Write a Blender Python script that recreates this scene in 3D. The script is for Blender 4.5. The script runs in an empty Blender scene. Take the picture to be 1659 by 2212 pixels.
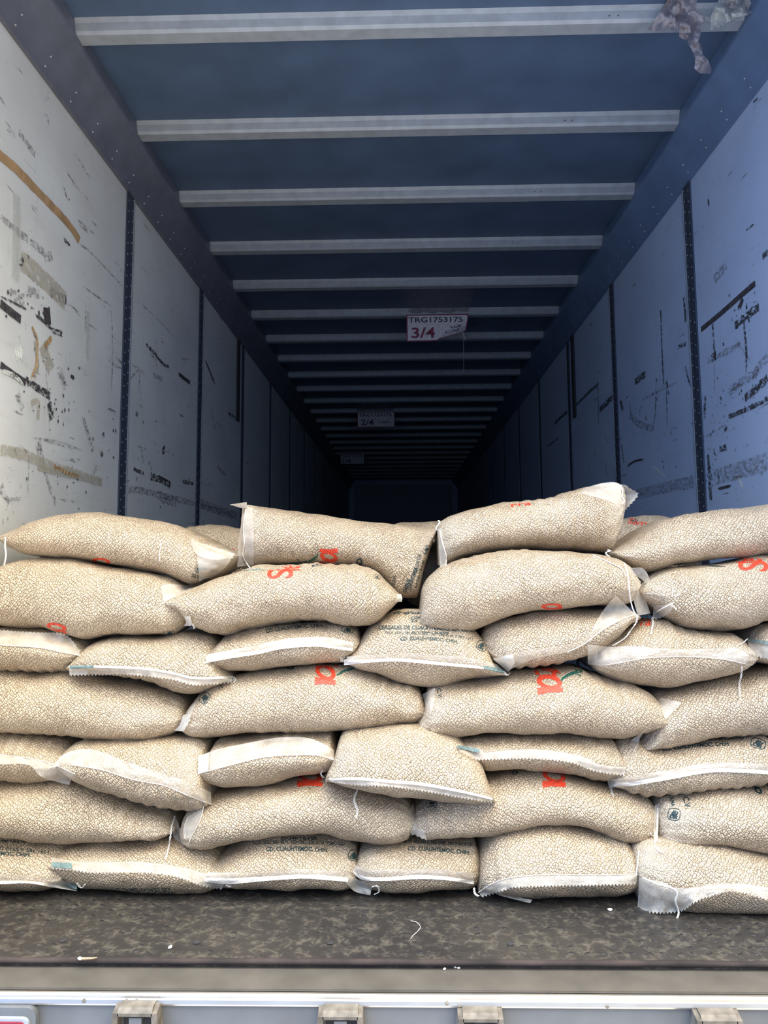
import bpy, bmesh, math, random
from mathutils import Vector, Matrix, Euler, noise
from mathutils.bvhtree import BVHTree
random.seed(7)
SC = bpy.context.scene
COL = SC.collection
PI = math.pi

# ------------------------------------------------------------------ camera
FPX = 1650.0
W, H = 1659.0, 2212.0
VPX, VPY = 869.0, 1211.0
PITCH, ROLL = math.radians(6.0), math.radians(0.38)
CAM = Vector((0, 0, 0.88))
def cam_rot(yaw):
    return (Matrix.Rotation(yaw, 3, 'Z') @ Matrix.Rotation(PI/2 + PITCH, 3, 'X') @ Matrix.Rotation(-ROLL, 3, 'Z'))
def ydir_offset(yaw):
    d = cam_rot(yaw).transposed() @ Vector((0, 1, 0))
    return d.x / -d.z * FPX, -d.y / -d.z * FPX
lo, hi = -0.2, 0.2
for _ in range(60):
    m_ = (lo + hi) / 2
    if ydir_offset(m_)[0] < VPX - W/2: lo = m_
    else: hi = m_
YAW = (lo + hi) / 2
RM = cam_rot(YAW)
PY0 = VPY - ydir_offset(YAW)[1]
cd = bpy.data.cameras.new('camera')
cam = bpy.data.objects.new('camera', cd); COL.objects.link(cam)
cam.location = CAM; cam.rotation_euler = RM.to_euler()
cd.sensor_fit = 'VERTICAL'; cd.sensor_height = 36.0; cd.lens = FPX / H * 36.0
cd.shift_y = (PY0 - H/2) / H
cd.clip_start = 0.05; cd.clip_end = 100
SC.camera = cam
def ray(px, py):
    return RM @ Vector(((px - W/2) / FPX, -(py - PY0) / FPX, -1.0))
def at(px, py, Y):
    d = ray(px, py); return CAM + d * (Y / d.y)
def onx(px, py, X):
    d = ray(px, py); return CAM + d * (X / d.x)
def onz(px, py, Z):
    d = ray(px, py); return CAM + d * ((Z - CAM.z) / d.z)

# ------------------------------------------------------------------ world: open daylight behind the trailer
SC.view_settings.view_transform = 'Standard'; SC.view_settings.look = 'None'
SC.view_settings.gamma = 1.0; SC.view_settings.use_curve_mapping = False
SC.view_settings.exposure = -0.08
SC.cycles.max_bounces = 10; SC.cycles.diffuse_bounces = 6; SC.cycles.glossy_bounces = 4
SC.cycles.transparent_max_bounces = 16; SC.cycles.use_denoising = True
SC.cycles.caustics_reflective = False; SC.cycles.caustics_refractive = False
wd = bpy.data.worlds.new('daylight'); SC.world = wd; wd.use_nodes = True
class NT:
    def __init__(s, nt): s.nt = nt; nt.nodes.clear()
    def n(s, t, **k):
        a = s.nt.nodes.new(t)
        for q, v in k.items():
            if q == 'i':
                for kk, vv in v.items(): 
                    if isinstance(vv, bpy.types.NodeSocket): s.nt.links.new(vv, a.inputs[kk])
                    else: a.inputs[kk].default_value = vv
            else: setattr(a, q, v)
        return a
    def l(s, a, b): s.nt.links.new(a, b)
    def math(s, op, a, b=0.5, c=None, clamp=False):
        m = s.n('ShaderNodeMath', operation=op, use_clamp=clamp, i={0: a, 1: b})
        if c is not None:
            if isinstance(c, bpy.types.NodeSocket): s.l(c, m.inputs[2])
            else: m.inputs[2].default_value = c
        return m.outputs[0]
    def ramp(s, f, stops, mode='LINEAR'):
        r = s.n('ShaderNodeValToRGB'); r.color_ramp.interpolation = mode
        e = r.color_ramp.elements
        while len(e) < len(stops): e.new(0.5)
        for q, (p, c) in zip(e, stops):
            q.position = p; q.color = (*c, 1) if len(c) == 3 else c
        s.l(f, r.inputs[0]); return r.outputs[0]
    def mix(s, f, a, b, mode='MIX'):
        m = s.n('ShaderNodeMix', data_type='RGBA', blend_type=mode)
        for k, v in ((0, f), (6, a), (7, b)):
            if isinstance(v, bpy.types.NodeSocket): s.l(v, m.inputs[k])
            else: m.inputs[k].default_value = v if k == 0 else ((*v, 1) if len(v) == 3 else v)
        return m.outputs[2]
w = NT(wd.node_tree)
tc = w.n('ShaderNodeTexCoord'); sx = w.n('ShaderNodeSeparateXYZ', i={0: tc.outputs['Generated']})
zf = w.n('ShaderNodeMapRange', i={0: sx.outputs[2], 1: -0.70, 2: 0.85, 3: 0.0, 4: 1.0}).outputs[0]
vert = w.ramp(zf, [(0.0, (1.25, 1.08, 0.86)), (0.16, (0.95, 0.84, 0.70)), (0.29, (0.42, 0.46, 0.54)), (0.40, (0.30, 0.39, 0.55)), (0.48, (0.34, 0.44, 0.60)), (0.58, (0.72, 0.82, 0.96)), (0.78, (0.95, 0.95, 0.94)), (0.90, (4.4, 4.1, 3.5)), (1.0, (6.4, 5.8, 4.7))])
xf = w.n('ShaderNodeMapRange', i={0: sx.outputs[0], 1: -0.5, 2: 0.5, 3: 0.0, 4: 1.0}).outputs[0]
side = w.ramp(xf, [(0.0, (0.62, 0.84, 1.30)), (0.5, (0.92, 0.98, 1.12)), (1.0, (1.16, 1.12, 1.02))])
wc = w.mix(1.0, vert, side, 'MULTIPLY')
bg = w.n('ShaderNodeBackground', i={0: wc, 1: 2.1}); ow = w.n('ShaderNodeOutputWorld', i={0: bg.outputs[0]})
# trailer measures
XL, XR, ZC, Y0, Y1 = -1.22, 1.285, 2.748, 1.70, 17.6
pl = bpy.data.lights.new('rear_opening_daylight', 'AREA'); pl.shape = 'RECTANGLE'; pl.size = XR - XL; pl.size_y = ZC
pl.cycles.is_portal = True
po = bpy.data.objects.new('rear_opening_daylight', pl); COL.objects.link(po)
po.location = ((XL+XR)/2, Y0 - 0.01, ZC/2); po.rotation_euler = (PI/2, 0, 0)

# ------------------------------------------------------------------ materials
def mat(name):
    m = bpy.data.materials.new(name); m.use_nodes = True
    return m, NT(m.node_tree)
def out(t, s): 
    o = t.n('ShaderNodeOutputMaterial'); t.l(s, o.inputs[0]); return o
def pbr(t, **k):
    b = t.n('ShaderNodeBsdfPrincipled')
    for q, v in k.items():
        q = q.replace('_', ' ')
        if isinstance(v, bpy.types.NodeSocket): t.l(v, b.inputs[q])
        else: b.inputs[q].default_value = (*v, 1) if isinstance(v, tuple) and len(v) == 3 else v
    return b
def bump(t, h, s, d=0.01, normal=None):
    i = {'Strength': s, 'Distance': d, 'Height': h}
    if normal: i['Normal'] = normal
    return t.n('ShaderNodeBump', i=i).outputs[0]
def simple(name, col, rough=0.6, metal=0.0, nscale=30, var=0.12, spec=0.5):
    m, t = mat(name); tc = t.n('ShaderNodeTexCoord')
    nz = t.n('ShaderNodeTexNoise', i={0: tc.outputs['Object'], 'Scale': nscale, 'Detail': 5.0}).outputs[0]
    c = t.ramp(nz, [(0.3, tuple(x*(1-var) for x in col)), (0.7, tuple(min(1, x*(1+var)) for x in col))])
    out(t, pbr(t, Base_Color=c, Roughness=rough, Metallic=metal, Specular_IOR_Level=spec, Normal=bump(t, nz, 0.15, 0.004)).outputs[0])
    return m

def bean_material():
    m, t = mat('beans_in_clear_woven_bag')
    tc = t.n('ShaderNodeTexCoord'); oi = t.n('ShaderNodeObjectInfo')
    off = t.math('MULTIPLY', oi.outputs['Random'], 40.0)
    ua = t.n('ShaderNodeAttribute', attribute_name='cloth')
    cu = t.n('ShaderNodeVectorMath', operation='ADD', i={0: ua.outputs['Vector'], 1: off}).outputs[0]
    co = t.n('ShaderNodeVectorMath', operation='ADD', i={0: tc.outputs['Object'], 1: off}).outputs[0]
    wn = t.n('ShaderNodeTexNoise', i={0: cu, 'Scale': 60.0, 'Detail': 1.0}).outputs['Color']
    wv = t.n('ShaderNodeVectorMath', operation='SCALE', i={0: wn, 'Scale': 0.005}).outputs[0]
    cw = t.n('ShaderNodeVectorMath', operation='ADD', i={0: cu, 1: wv}).outputs[0]
    def vor(sc, rot):
        mp = t.n('ShaderNodeMapping', i={0: t.n('ShaderNodeMapping', i={0: cw, 'Rotation': rot}).outputs[0], 'Scale': sc}).outputs[0]
        e = t.n('ShaderNodeTexVoronoi', voronoi_dimensions='2D', feature='DISTANCE_TO_EDGE', i={0: mp, 'Scale': 146.0, 'Randomness': 0.66})
        f = t.n('ShaderNodeTexVoronoi', voronoi_dimensions='2D', feature='F1', i={0: mp, 'Scale': 146.0, 'Randomness': 0.66})
        rnd_ = t.n('ShaderNodeMapRange', i={0: f.outputs[0], 1: 0.80, 2: 0.36, 3: 0.0, 4: 0.40}).outputs[0]
        return t.math('MINIMUM', e.outputs[0], rnd_), f.outputs['Color']
    a = vor((0.75, 1.24, 1.0), (0, 0, 0.95)); b = vor((0.75, 1.24, 1.0), (0, 0, -0.75))
    pm = t.n('ShaderNodeTexNoise', i={0: cu, 'Scale': 40.0, 'Detail': 0.0}).outputs[0]
    sel = t.math('GREATER_THAN', pm, 0.5)
    edge = t.n('ShaderNodeMix', data_type='FLOAT', i={0: sel, 2: a[0], 3: b[0]}).outputs[0]
    rc = t.mix(sel, a[1], b[1])
    rs = t.n('ShaderNodeSeparateColor', i={0: rc})
    cell = t.ramp(rs.outputs[0], [(0.0, (0.43, 0.32, 0.20)), (0.35, (0.54, 0.415, 0.275)), (0.7, (0.64, 0.50, 0.345)), (1.0, (0.49, 0.375, 0.25))])
    big = t.n('ShaderNodeTexNoise', i={0: co, 'Scale': 9.0, 'Detail': 3.0}).outputs[0]
    edark = t.ramp(edge, [(0.02, (0.0,)*3), (0.145, (1.0,)*3)])
    gapc = t.ramp(big, [(0.3, (0.028, 0.017, 0.009)), (0.7, (0.075, 0.048, 0.027))])
    col = t.mix(edark, gapc, cell)
    col = t.mix(t.ramp(big, [(0.35, (0.0,)*3), (0.7, (0.22,)*3)]), col, (0.50, 0.39, 0.27))
    # film standing off the beans near seams
    at_ = t.n('ShaderNodeAttribute', attribute_name='loose')
    wr = t.n('ShaderNodeTexNoise', i={0: t.n('ShaderNodeMapping', i={0: co, 'Scale': (18.0, 40.0, 90.0)}).outputs[0], 'Scale': 1.0, 'Detail': 4.0}).outputs[0]
    lf = t.math('MULTIPLY', at_.outputs['Fac'], t.ramp(wr, [(0.3, (0.35,)*3), (0.62, (1.0,)*3)]), clamp=True)
    lf = t.math('MULTIPLY', lf, 0.7)
    col = t.mix(lf, col, (0.74, 0.64, 0.50))
    # weave of the transparent bag
    wx = t.n('ShaderNodeTexWave', bands_direction='X', i={0: cu, 'Scale': 260.0, 'Distortion': 1.5, 'Detail': 1.0}).outputs[0]
    wz = t.n('ShaderNodeTexWave', bands_direction='Y', i={0: cu, 'Scale': 260.0, 'Distortion': 1.5, 'Detail': 1.0}).outputs[0]
    wv2 = t.math('ADD', wx, wz)
    hb = t.ramp(edge, [(0.0, (0.0,)*3), (0.25, (0.75,)*3), (0.6, (1.0,)*3)])
    nb = bump(t, hb, 0.75, 0.0028)
    ncoat = bump(t, t.math('ADD', t.math('MULTIPLY', wv2, 0.25), t.math('ADD', t.math('MULTIPLY', hb, 0.9), t.math('MULTIPLY', wr, 1.2))), 0.55, 0.0016)
    b_ = pbr(t, Base_Color=col, Roughness=0.62, Specular_IOR_Level=0.35, Normal=nb, Coat_Weight=1.0, Coat_Roughness=0.30, Coat_IOR=1.5)
    t.l(ncoat, b_.inputs['Coat Normal'])
    out(t, b_.outputs[0]); return m
def film_material(name, opac, col, rough=0.35):
    m, t = mat(name); tc = t.n('ShaderNodeTexCoord')
    mp = tc.outputs['Object']
    nz = t.n('ShaderNodeTexNoise', i={0: mp, 'Scale': 26.0, 'Detail': 5.0, 'Roughness': 0.65}).outputs[0]
    wx = t.n('ShaderNodeTexWave', bands_direction='X', i={0: mp, 'Scale': 190.0, 'Distortion': 2.0}).outputs[0]
    wz = t.n('ShaderNodeTexWave', bands_direction='Z', i={0: mp, 'Scale': 190.0, 'Distortion': 2.0}).outputs[0]
    h = t.math('ADD', t.math('MULTIPLY', nz, 4.0), t.math('MULTIPLY', t.math('ADD', wx, wz), 0.3))
    nb = bump(t, h, 0.5, 0.003)
    df = t.n('ShaderNodeBsdfDiffuse', i={0: (*col, 1), 'Normal': nb}); tr = t.n('ShaderNodeBsdfTranslucent', i={0: (*col, 1)})
    gl = t.n('ShaderNodeBsdfGlossy', i={0: (0.9, 0.9, 0.9, 1), 'Roughness': rough, 'Normal': nb})
    a = t.n('ShaderNodeMixShader', i={0: 0.3, 1: df.outputs[0], 2: tr.outputs[0]})
    b = t.n('ShaderNodeMixShader', i={0: 0.24, 1: a.outputs[0], 2: gl.outputs[0]})
    al = t.n('ShaderNodeMapRange', i={0: nz, 1: 0.3, 2: 0.7, 3: opac - 0.17, 4: min(1, opac + 0.17)}).outputs[0]
    tp = t.n('ShaderNodeBsdfTransparent', i={0: (0.97, 0.96, 0.94, 1)})
    c = t.n('ShaderNodeMixShader', i={0: al, 1: tp.outputs[0], 2: b.outputs[0]})
    out(t, c.outputs[0]); return m
def print_material(name, col):
    m, t = mat(name); tc = t.n('ShaderNodeTexCoord')
    v = t.n('ShaderNodeTexVoronoi', feature='DISTANCE_TO_EDGE', i={0: tc.outputs['Object'], 'Scale': 120.0}).outputs[0]
    c = t.mix(t.ramp(v, [(0.0, (0.0,)*3), (0.2, (1.0,)*3)]), tuple(x*0.55 for x in col), col)
    p = pbr(t, Base_Color=c, Roughness=0.5, Normal=bump(t, v, 0.5, 0.003))
    nz = t.n('ShaderNodeTexNoise', i={0: tc.outputs['Object'], 'Scale': 320.0, 'Detail': 2.0}).outputs[0]
    al = t.ramp(nz, [(0.33, (0.35,)*3), (0.42, (1.0,)*3)])
    mx = t.n('ShaderNodeMixShader', i={0: al, 1: t.n('ShaderNodeBsdfTransparent').outputs[0], 2: p.outputs[0]})
    out(t, mx.outputs[0]); return m
def wall_material(name, base, dirt):
    m, t = mat(name); tc = t.n('ShaderNodeTexCoord'); co = tc.outputs['Object']
    def nz(sc, s=1.0, d=5.0, r=0.6): return t.n('ShaderNodeTexNoise', i={0: t.n('ShaderNodeMapping', i={0: co, 'Scale': sc}).outputs[0], 'Scale': s, 'Detail': d, 'Roughness': r}).outputs[0]
    big = nz((1, 1.3, 1.8), 1.6)
    streak = nz((1, 2.2, 14), 1.5, 6, 0.7); vstreak = nz((1, 16, 1.2), 1.5, 5, 0.7)
    fine = nz((1, 9, 9), 1.0, 9, 0.72)
    c = t.mix(t.ramp(big, [(0.35, (0.0,)*3), (0.7, (0.45,)*3)]), base, dirt)
    c = t.mix(t.ramp(streak, [(0.56, (0.0,)*3), (0.72, (0.35,)*3)]), c, dirt)
    c = t.mix(t.ramp(vstreak, [(0.6, (0.0,)*3), (0.75, (0.3,)*3)]), c, tuple(x*0.7 for x in dirt))
    c = t.mix(t.ramp(fine, [(0.64, (0.0,)*3), (0.70, (0.75,)*3)]), c, (0.10, 0.095, 0.10))
    s2 = nz((1, 3, 26), 1.3, 4, 0.6)
    sm = t.math('MULTIPLY', t.ramp(s2, [(0.655, (0.0,)*3), (0.675, (1.0,)*3)]), t.ramp(fine, [(0.45, (0.0,)*3), (0.55, (0.8,)*3)]))
    c = t.mix(sm, c, (0.13, 0.12, 0.12))
    out(t, pbr(t, Base_Color=c, Roughness=0.42, Specular_IOR_Level=0.5, Normal=bump(t, t.math('ADD', big, t.math('MULTIPLY', fine, 0.25)), 0.25, 0.01)).outputs[0])
    return m
M = {}
M['beans'] = bean_material()
M['film'] = film_material('clear_woven_film', 0.46, (0.93, 0.87, 0.77))
M['hem'] = film_material('folded_white_hem', 0.85, (0.84, 0.80, 0.73), 0.3)
M['thread'] = simple('white_sewing_thread', (0.86, 0.83, 0.76), 0.7)
M['red'] = print_material('red_ink', (0.80, 0.055, 0.02))
M['ink'] = print_material('dark_green_ink', (0.018, 0.05, 0.055))
M['green'] = print_material('green_ink', (0.01, 0.12, 0.09))
M['grey_ink'] = print_material('grey_green_band', (0.16, 0.25, 0.25))
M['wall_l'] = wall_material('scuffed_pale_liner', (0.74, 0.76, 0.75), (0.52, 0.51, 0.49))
M['wall_r'] = wall_material('scuffed_pale_liner_haze_tinted', (0.50, 0.61, 0.80), (0.35, 0.43, 0.60))  # pale scuffed liner with blue lens haze painted into base and dirt colours
M['scuff'] = simple('black_rubber_scuff', (0.055, 0.05, 0.055), 0.7, nscale=60, var=0.6)
M['scuff2'] = simple('grey_scuff', (0.27, 0.26, 0.27), 0.7, nscale=40, var=0.4)
M['scuffw'] = simple('pale_tape_residue', (0.80, 0.83, 0.80), 0.5, nscale=20, var=0.1)
M['scuffy'] = simple('yellowed_tape_residue', (0.60, 0.58, 0.50), 0.6, nscale=20, var=0.2)
M['ceil'] = simple('slate_blue_roof_sheet', (0.072, 0.116, 0.205), 0.5, nscale=5, var=0.15)
M['rail_r'] = simple('slate_rail_haze_tinted', (0.115, 0.18, 0.31), 0.45, nscale=8, var=0.12)  # blue veil over the right side is put into this rail's colour
M['rail'] = simple('dark_slate_rail', (0.125, 0.14, 0.185), 0.45, nscale=8, var=0.15)
M['bow'] = simple('dull_aluminium', (0.31, 0.35, 0.40), 0.5, 0.1, nscale=20, var=0.12)
M['post'] = simple('dark_slotted_strip', (0.05, 0.065, 0.10), 0.5, 0.2)
M['rivet'] = simple('rivet_metal', (0.5, 0.52, 0.56), 0.35, 0.6)
M['alu'] = simple('bright_aluminium', (0.60, 0.58, 0.54), 0.25, 0.85, nscale=12, var=0.08)
M['sill'] = simple('grey_worn_sill', (0.10, 0.09, 0.077), 0.5, 0.1, nscale=14, var=0.18)
M['rearsheet'] = simple('galvanised_grey', (0.13, 0.138, 0.148), 0.45, 0.2, nscale=9, var=0.15)
M['bracket'] = simple('weathered_cast_bracket', (0.16, 0.14, 0.115), 0.65, 0.2, nscale=40, var=0.4)
M['dark'] = simple('dark_hollow', (0.03, 0.03, 0.035), 0.8)
M['rust'] = simple('rusty_edge', (0.032, 0.022, 0.02), 0.85, nscale=9, var=0.8)
M['brown'] = simple('brown_packing_tape', (0.42, 0.27, 0.14), 0.4, nscale=12, var=0.2)
M['redlens'] = simple('red_lens', (0.22, 0.012, 0.03), 0.15)
M['signred'] = simple('sign_red', (0.25, 0.03, 0.08), 0.5)
M['signwhite'] = simple('sign_white', (0.75, 0.72, 0.74), 0.4)
M['signblack'] = simple('sign_black', (0.05, 0.05, 0.09), 0.5)
M['oldplastic'] = film_material('torn_brownish_plastic', 0.78, (0.33, 0.29, 0.33), 0.3)
M['ceilfilm'] = film_material('smoky_clear_sheet', 0.35, (0.30, 0.31, 0.35), 0.3)
M['cleartape'] = film_material('clear_tape', 0.45, (0.85, 0.88, 0.85), 0.2)
def scuff_mat(name, col, lo_, hi_, amt):
    m, t = mat(name); tc = t.n('ShaderNodeTexCoord'); mp = t.n('ShaderNodeMapping', i={0: tc.outputs['Object'], 'Scale': (1, 1, 1.6)}).outputs[0]
    nz = t.n('ShaderNodeTexNoise', i={0: mp, 'Scale': 42.0, 'Detail': 8.0, 'Roughness': 0.75}).outputs[0]
    p = pbr(t, Base_Color=col, Roughness=0.6)
    al = t.math('MULTIPLY', t.ramp(nz, [(lo_, (0.0,)*3), (hi_, (1.0,)*3)]), amt)
    out(t, t.n('ShaderNodeMixShader', i={0: al, 1: t.n('ShaderNodeBsdfTransparent').outputs[0], 2: p.outputs[0]}).outputs[0]); return m
M['solid'] = M['scuff']
M['scuff'] = scuff_mat('broken_black_scuff', (0.05, 0.047, 0.052), 0.44, 0.52, 0.92)
M['scuff2'] = scuff_mat('broken_grey_scuff', (0.20, 0.19, 0.20), 0.44, 0.60, 0.6)
M['scuffw'] = scuff_mat('pale_tape_residue_patch', (0.80, 0.83, 0.80), 0.36, 0.5, 0.8)
M['scuffy'] = scuff_mat('yellowed_tape_residue_patch', (0.50, 0.47, 0.39), 0.38, 0.52, 0.75)
M['lug'] = simple('dark_polished_lug', (0.022, 0.021, 0.023), 0.42, 0.3)
def floor_material():
    m, t = mat('worn_steel_chequer_plate'); tc = t.n('ShaderNodeTexCoord'); co = tc.outputs['Object']
    n1 = t.n('ShaderNodeTexNoise', i={0: co, 'Scale': 3.0, 'Detail': 5.0}).outputs[0]
    n2 = t.n('ShaderNodeTexNoise', i={0: co, 'Scale': 28.0, 'Detail': 7.0, 'Roughness': 0.7}).outputs[0]
    n3 = t.n('ShaderNodeTexVoronoi', feature='DISTANCE_TO_EDGE', i={0: t.n('ShaderNodeVectorMath', operation='ADD', i={0: co, 1: t.n('ShaderNodeVectorMath', operation='SCALE', i={0: t.n('ShaderNodeTexNoise', i={0: co, 'Scale': 20.0}).outputs['Color'], 'Scale': 0.08}).outputs[0]}).outputs[0], 'Scale': 34.0}).outputs[0]
    c = t.ramp(n1, [(0.3, (0.024, 0.0225, 0.024)), (0.7, (0.052, 0.046, 0.040))])
    c = t.mix(t.ramp(n2, [(0.48, (0.0,)*3), (0.72, (0.6,)*3)]), c, (0.105, 0.092, 0.072))
    msk = t.math('MULTIPLY', t.ramp(n3, [(0.0, (1.0,)*3), (0.16, (0.0,)*3)]), t.ramp(n2, [(0.45, (0.0,)*3), (0.6, (0.45,)*3)]))
    c = t.mix(msk, c, (0.20, 0.18, 0.145))
    out(t, pbr(t, Base_Color=c, Roughness=0.5, Metallic=0.25, Normal=bump(t, n2, 0.5, 0.004)).outputs[0]); return m
M['floor'] = floor_material()

# ------------------------------------------------------------------ mesh helpers
def link(name, me, mats, parent=None, loc=None):
    o = bpy.data.objects.new(name, me); COL.objects.link(o)
    for m in (mats if isinstance(mats, (list, tuple)) else [mats]): me.materials.append(m)
    if parent: 
        o.parent = parent
    if loc is not None: o.location = loc
    return o
def obj(name, bm, mats, parent=None, smooth=False, origin=None):
    """world-space bmesh -> object; re-centred on its parent's or its own origin"""
    o0 = parent_origin(parent) if parent else (Vector(origin) if origin is not None else Vector((0, 0, 0)))
    me = bpy.data.meshes.new(name)
    bmesh.ops.translate(bm, verts=bm.verts, vec=-o0)
    if smooth:
        for f in bm.faces: f.smooth = True
    bm.to_mesh(me); bm.free()
    return link(name, me, mats, parent, None if parent else o0)
def parent_origin(p):
    v = Vector((0, 0, 0))
    while p: v += p.location; p = p.parent
    return v
def thing(name, label, cat, loc, group=None):
    o = bpy.data.objects.new(name, None); COL.objects.link(o); o.location = loc
    o.empty_display_size = 0.05
    tag(o, label, cat, group); return o
def tag(o, label, cat, group=None):
    o['label'] = label; o['category'] = cat
    if group: o['group'] = group
    return o
def struct(o): o['kind'] = 'structure'; return o
def box(bm, x0, x1, y0, y1, z0, z1, mi=0, bev=0.0):
    vs = [bm.verts.new((x, y, z)) for x in (x0, x1) for y in (y0, y1) for z in (z0, z1)]
    fs = [(0,1,3,2), (4,6,7,5), (0,4,5,1), (2,3,7,6), (0,2,6,4), (1,5,7,3)]
    r = []
    for f in fs:
        q = bm.faces.new([vs[i] for i in f]); q.material_index = mi; r.append(q)
    if bev > 0:
        es = list({e for f in r for e in f.edges})
        bmesh.ops.bevel(bm, geom=es, offset=bev, segments=2, affect='EDGES')
def prism_y(bm, prof, y0, y1, mi=0):
    """profile [(x,z)] extruded along y"""
    a = [bm.verts.new((x, y0, z)) for x, z in prof]; b = [bm.verts.new((x, y1, z)) for x, z in prof]
    n = len(prof)
    for i in range(n):
        f = bm.faces.new((a[i], a[(i+1) % n], b[(i+1) % n], b[i])); f.material_index = mi
    bm.faces.new(a[::-1]).material_index = mi; bm.faces.new(b).material_index = mi
def prism_x(bm, prof, x0, x1, mi=0):
    a = [bm.verts.new((x0, y, z)) for y, z in prof]; b = [bm.verts.new((x1, y, z)) for y, z in prof]
    n = len(prof)
    for i in range(n):
        f = bm.faces.new((a[i], a[(i+1) % n], b[(i+1) % n], b[i])); f.material_index = mi
    bm.faces.new(a[::-1]).material_index = mi; bm.faces.new(b).material_index = mi
def dome(bm, c, n, r, h, mi=0, seg=8):
    """flattened rivet head at c facing n"""
    n = Vector(n).normalized(); u = n.orthogonal().normalized(); v = n.cross(u); c = Vector(c)
    rings = []
    for k, (rr, hh) in enumerate(((1.0, 0.0), (0.8, 0.6))):
        rings.append([bm.verts.new(c + (u*math.cos(2*PI*i/seg) + v*math.sin(2*PI*i/seg))*r*rr + n*h*hh) for i in range(seg)])
    top = bm.verts.new(c + n*h)
    for i in range(seg):
        j = (i+1) % seg
        bm.faces.new((rings[0][i], rings[0][j], rings[1][j], rings[1][i])).material_index = mi
        bm.faces.new((rings[1][i], rings[1][j], top)).material_index = mi
def tube(bm, pts, r, seg=6, mi=0, r_end=None):
    pts = [Vector(p) for p in pts]
    if len(pts) < 2: return
    prev = None; n0 = None
    for k, p in enumerate(pts):
        d = (pts[min(k+1, len(pts)-1)] - pts[max(k-1, 0)])
        if d.length < 1e-7: d = Vector((0, 0, 1))
        d.normalize()
        if n0 is None: n0 = d.orthogonal().normalized()
        n0 = (n0 - d*n0.dot(d)); n0 = n0.normalized() if n0.length > 1e-6 else d.orthogonal().normalized()
        b0 = d.cross(n0); rr = r if r_end is None else r + (r_end-r)*k/(len(pts)-1)
        ring = [bm.verts.new(p + (n0*math.cos(2*PI*i/seg) + b0*math.sin(2*PI*i/seg))*rr) for i in range(seg)]
        if prev:
            for i in range(seg):
                bm.faces.new((prev[i], prev[(i+1) % seg], ring[(i+1) % seg], ring[i])).material_index = mi
        else: bm.faces.new(ring[::-1]).material_index = mi
        prev = ring
    bm.faces.new(prev).material_index = mi
def resample(pts, n):
    """even arc-length resample of a 2-D/3-D polyline with light smoothing"""
    P = [Vector(p) if len(p) == 3 else Vector((p[0], p[1], 0)) for p in pts]
    if len(P) > 2:       # Catmull-Rom densify
        Q = []
        for i in range(len(P)-1):
            a, b, c, d = P[max(i-1, 0)], P[i], P[i+1], P[min(i+2, len(P)-1)]
            for k in range(8):
                s = k/8
                Q.append(0.5*((2*b) + (c-a)*s + (2*a-5*b+4*c-d)*s*s + (3*b-a-3*c+d)*s**3))
        Q.append(P[-1]); P = Q
    L = [0]
    for a, b in zip(P, P[1:]): L.append(L[-1] + (b-a).length)
    r = []; j = 0
    for k in range(n):
        t = L[-1]*k/(n-1)
        while j < len(L)-2 and L[j+1] < t: j += 1
        q = (t-L[j])/max(1e-9, L[j+1]-L[j]); r.append(P[j].lerp(P[j+1], min(1, max(0, q))))
    return r

# ------------------------------------------------------------------ setting: the trailer shell
def marks_on_wall(bm, X, side, L):
    """flat stains on the liner: (material index, [pixel polyline on the wall], width m, raggedness)"""
    rnd = random.Random(3)
    for k, (mi, pl_, wd_, rag) in enumerate(L):
        P = [onx(px, py, X) for px, py in pl_]
        if any(p.y > 17 or p.y < Y0 - 0.3 for p in P): continue
        mi = 5 if (mi == 1 and rag <= 0.3) else mi
        n = max(6, int(sum((b-a).length for a, b in zip(P, P[1:]))/0.012)); n = min(n, 70)
        R = resample(P, n); off = side*(0.0012 + 0.0002*(k % 7))
        prev = None
        for i, p in enumerate(R):
            d = R[min(i+1, n-1)] - R[max(i-1, 0)]; d = Vector((0, d.y, d.z)).normalized()
            nn = Vector((0, -d.z, d.y)); e = 1.0
            e = 1.0 if wd_ > 0.02 else min(1.0, 0.35 + 4.0*min(i, n-1-i)/n)
            h = wd_*0.42*e*(1 - rag*(0.35*rnd.random() + 0.6*abs(noise.noise(Vector((i*0.21, k*1.7, 0)))))); h2 = wd_*0.42*e*(1 - rag*(0.35*rnd.random() + 0.6*abs(noise.noise(Vector((i*0.21, k*1.7, 8))))))
            a = bm.verts.new((X+off, p.y+nn.y*h, p.z+nn.z*h)); b = bm.verts.new((X+off, p.y-nn.y*h2, p.z-nn.z*h2))
            if prev: bm.faces.new((prev[0], prev[1], b, a)).material_index = mi
            prev = (a, b)
def specks(bm, X, side, cx, cy, sx_, sy_, n, size, mi, seed):
    rnd = random.Random(seed)
    for _ in range(n):
        p = onx(cx + rnd.gauss(0, sx_), cy + rnd.gauss(0, sy_), X); 
        r = size*(0.3 + rnd.random()); a0 = rnd.random()*6; el = 0.4+rnd.random()*1.6
        vs = [bm.verts.new((X+side*0.0026, p.y + math.cos(a0+q)*r*rnd.uniform(.6, 1), p.z + math.sin(a0+q)*r*el*rnd.uniform(.6, 1))) for q in (0, 1.1, 2.1, 3.1, 4.2, 5.3)]
        bm.faces.new(vs).material_index = mi
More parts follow.
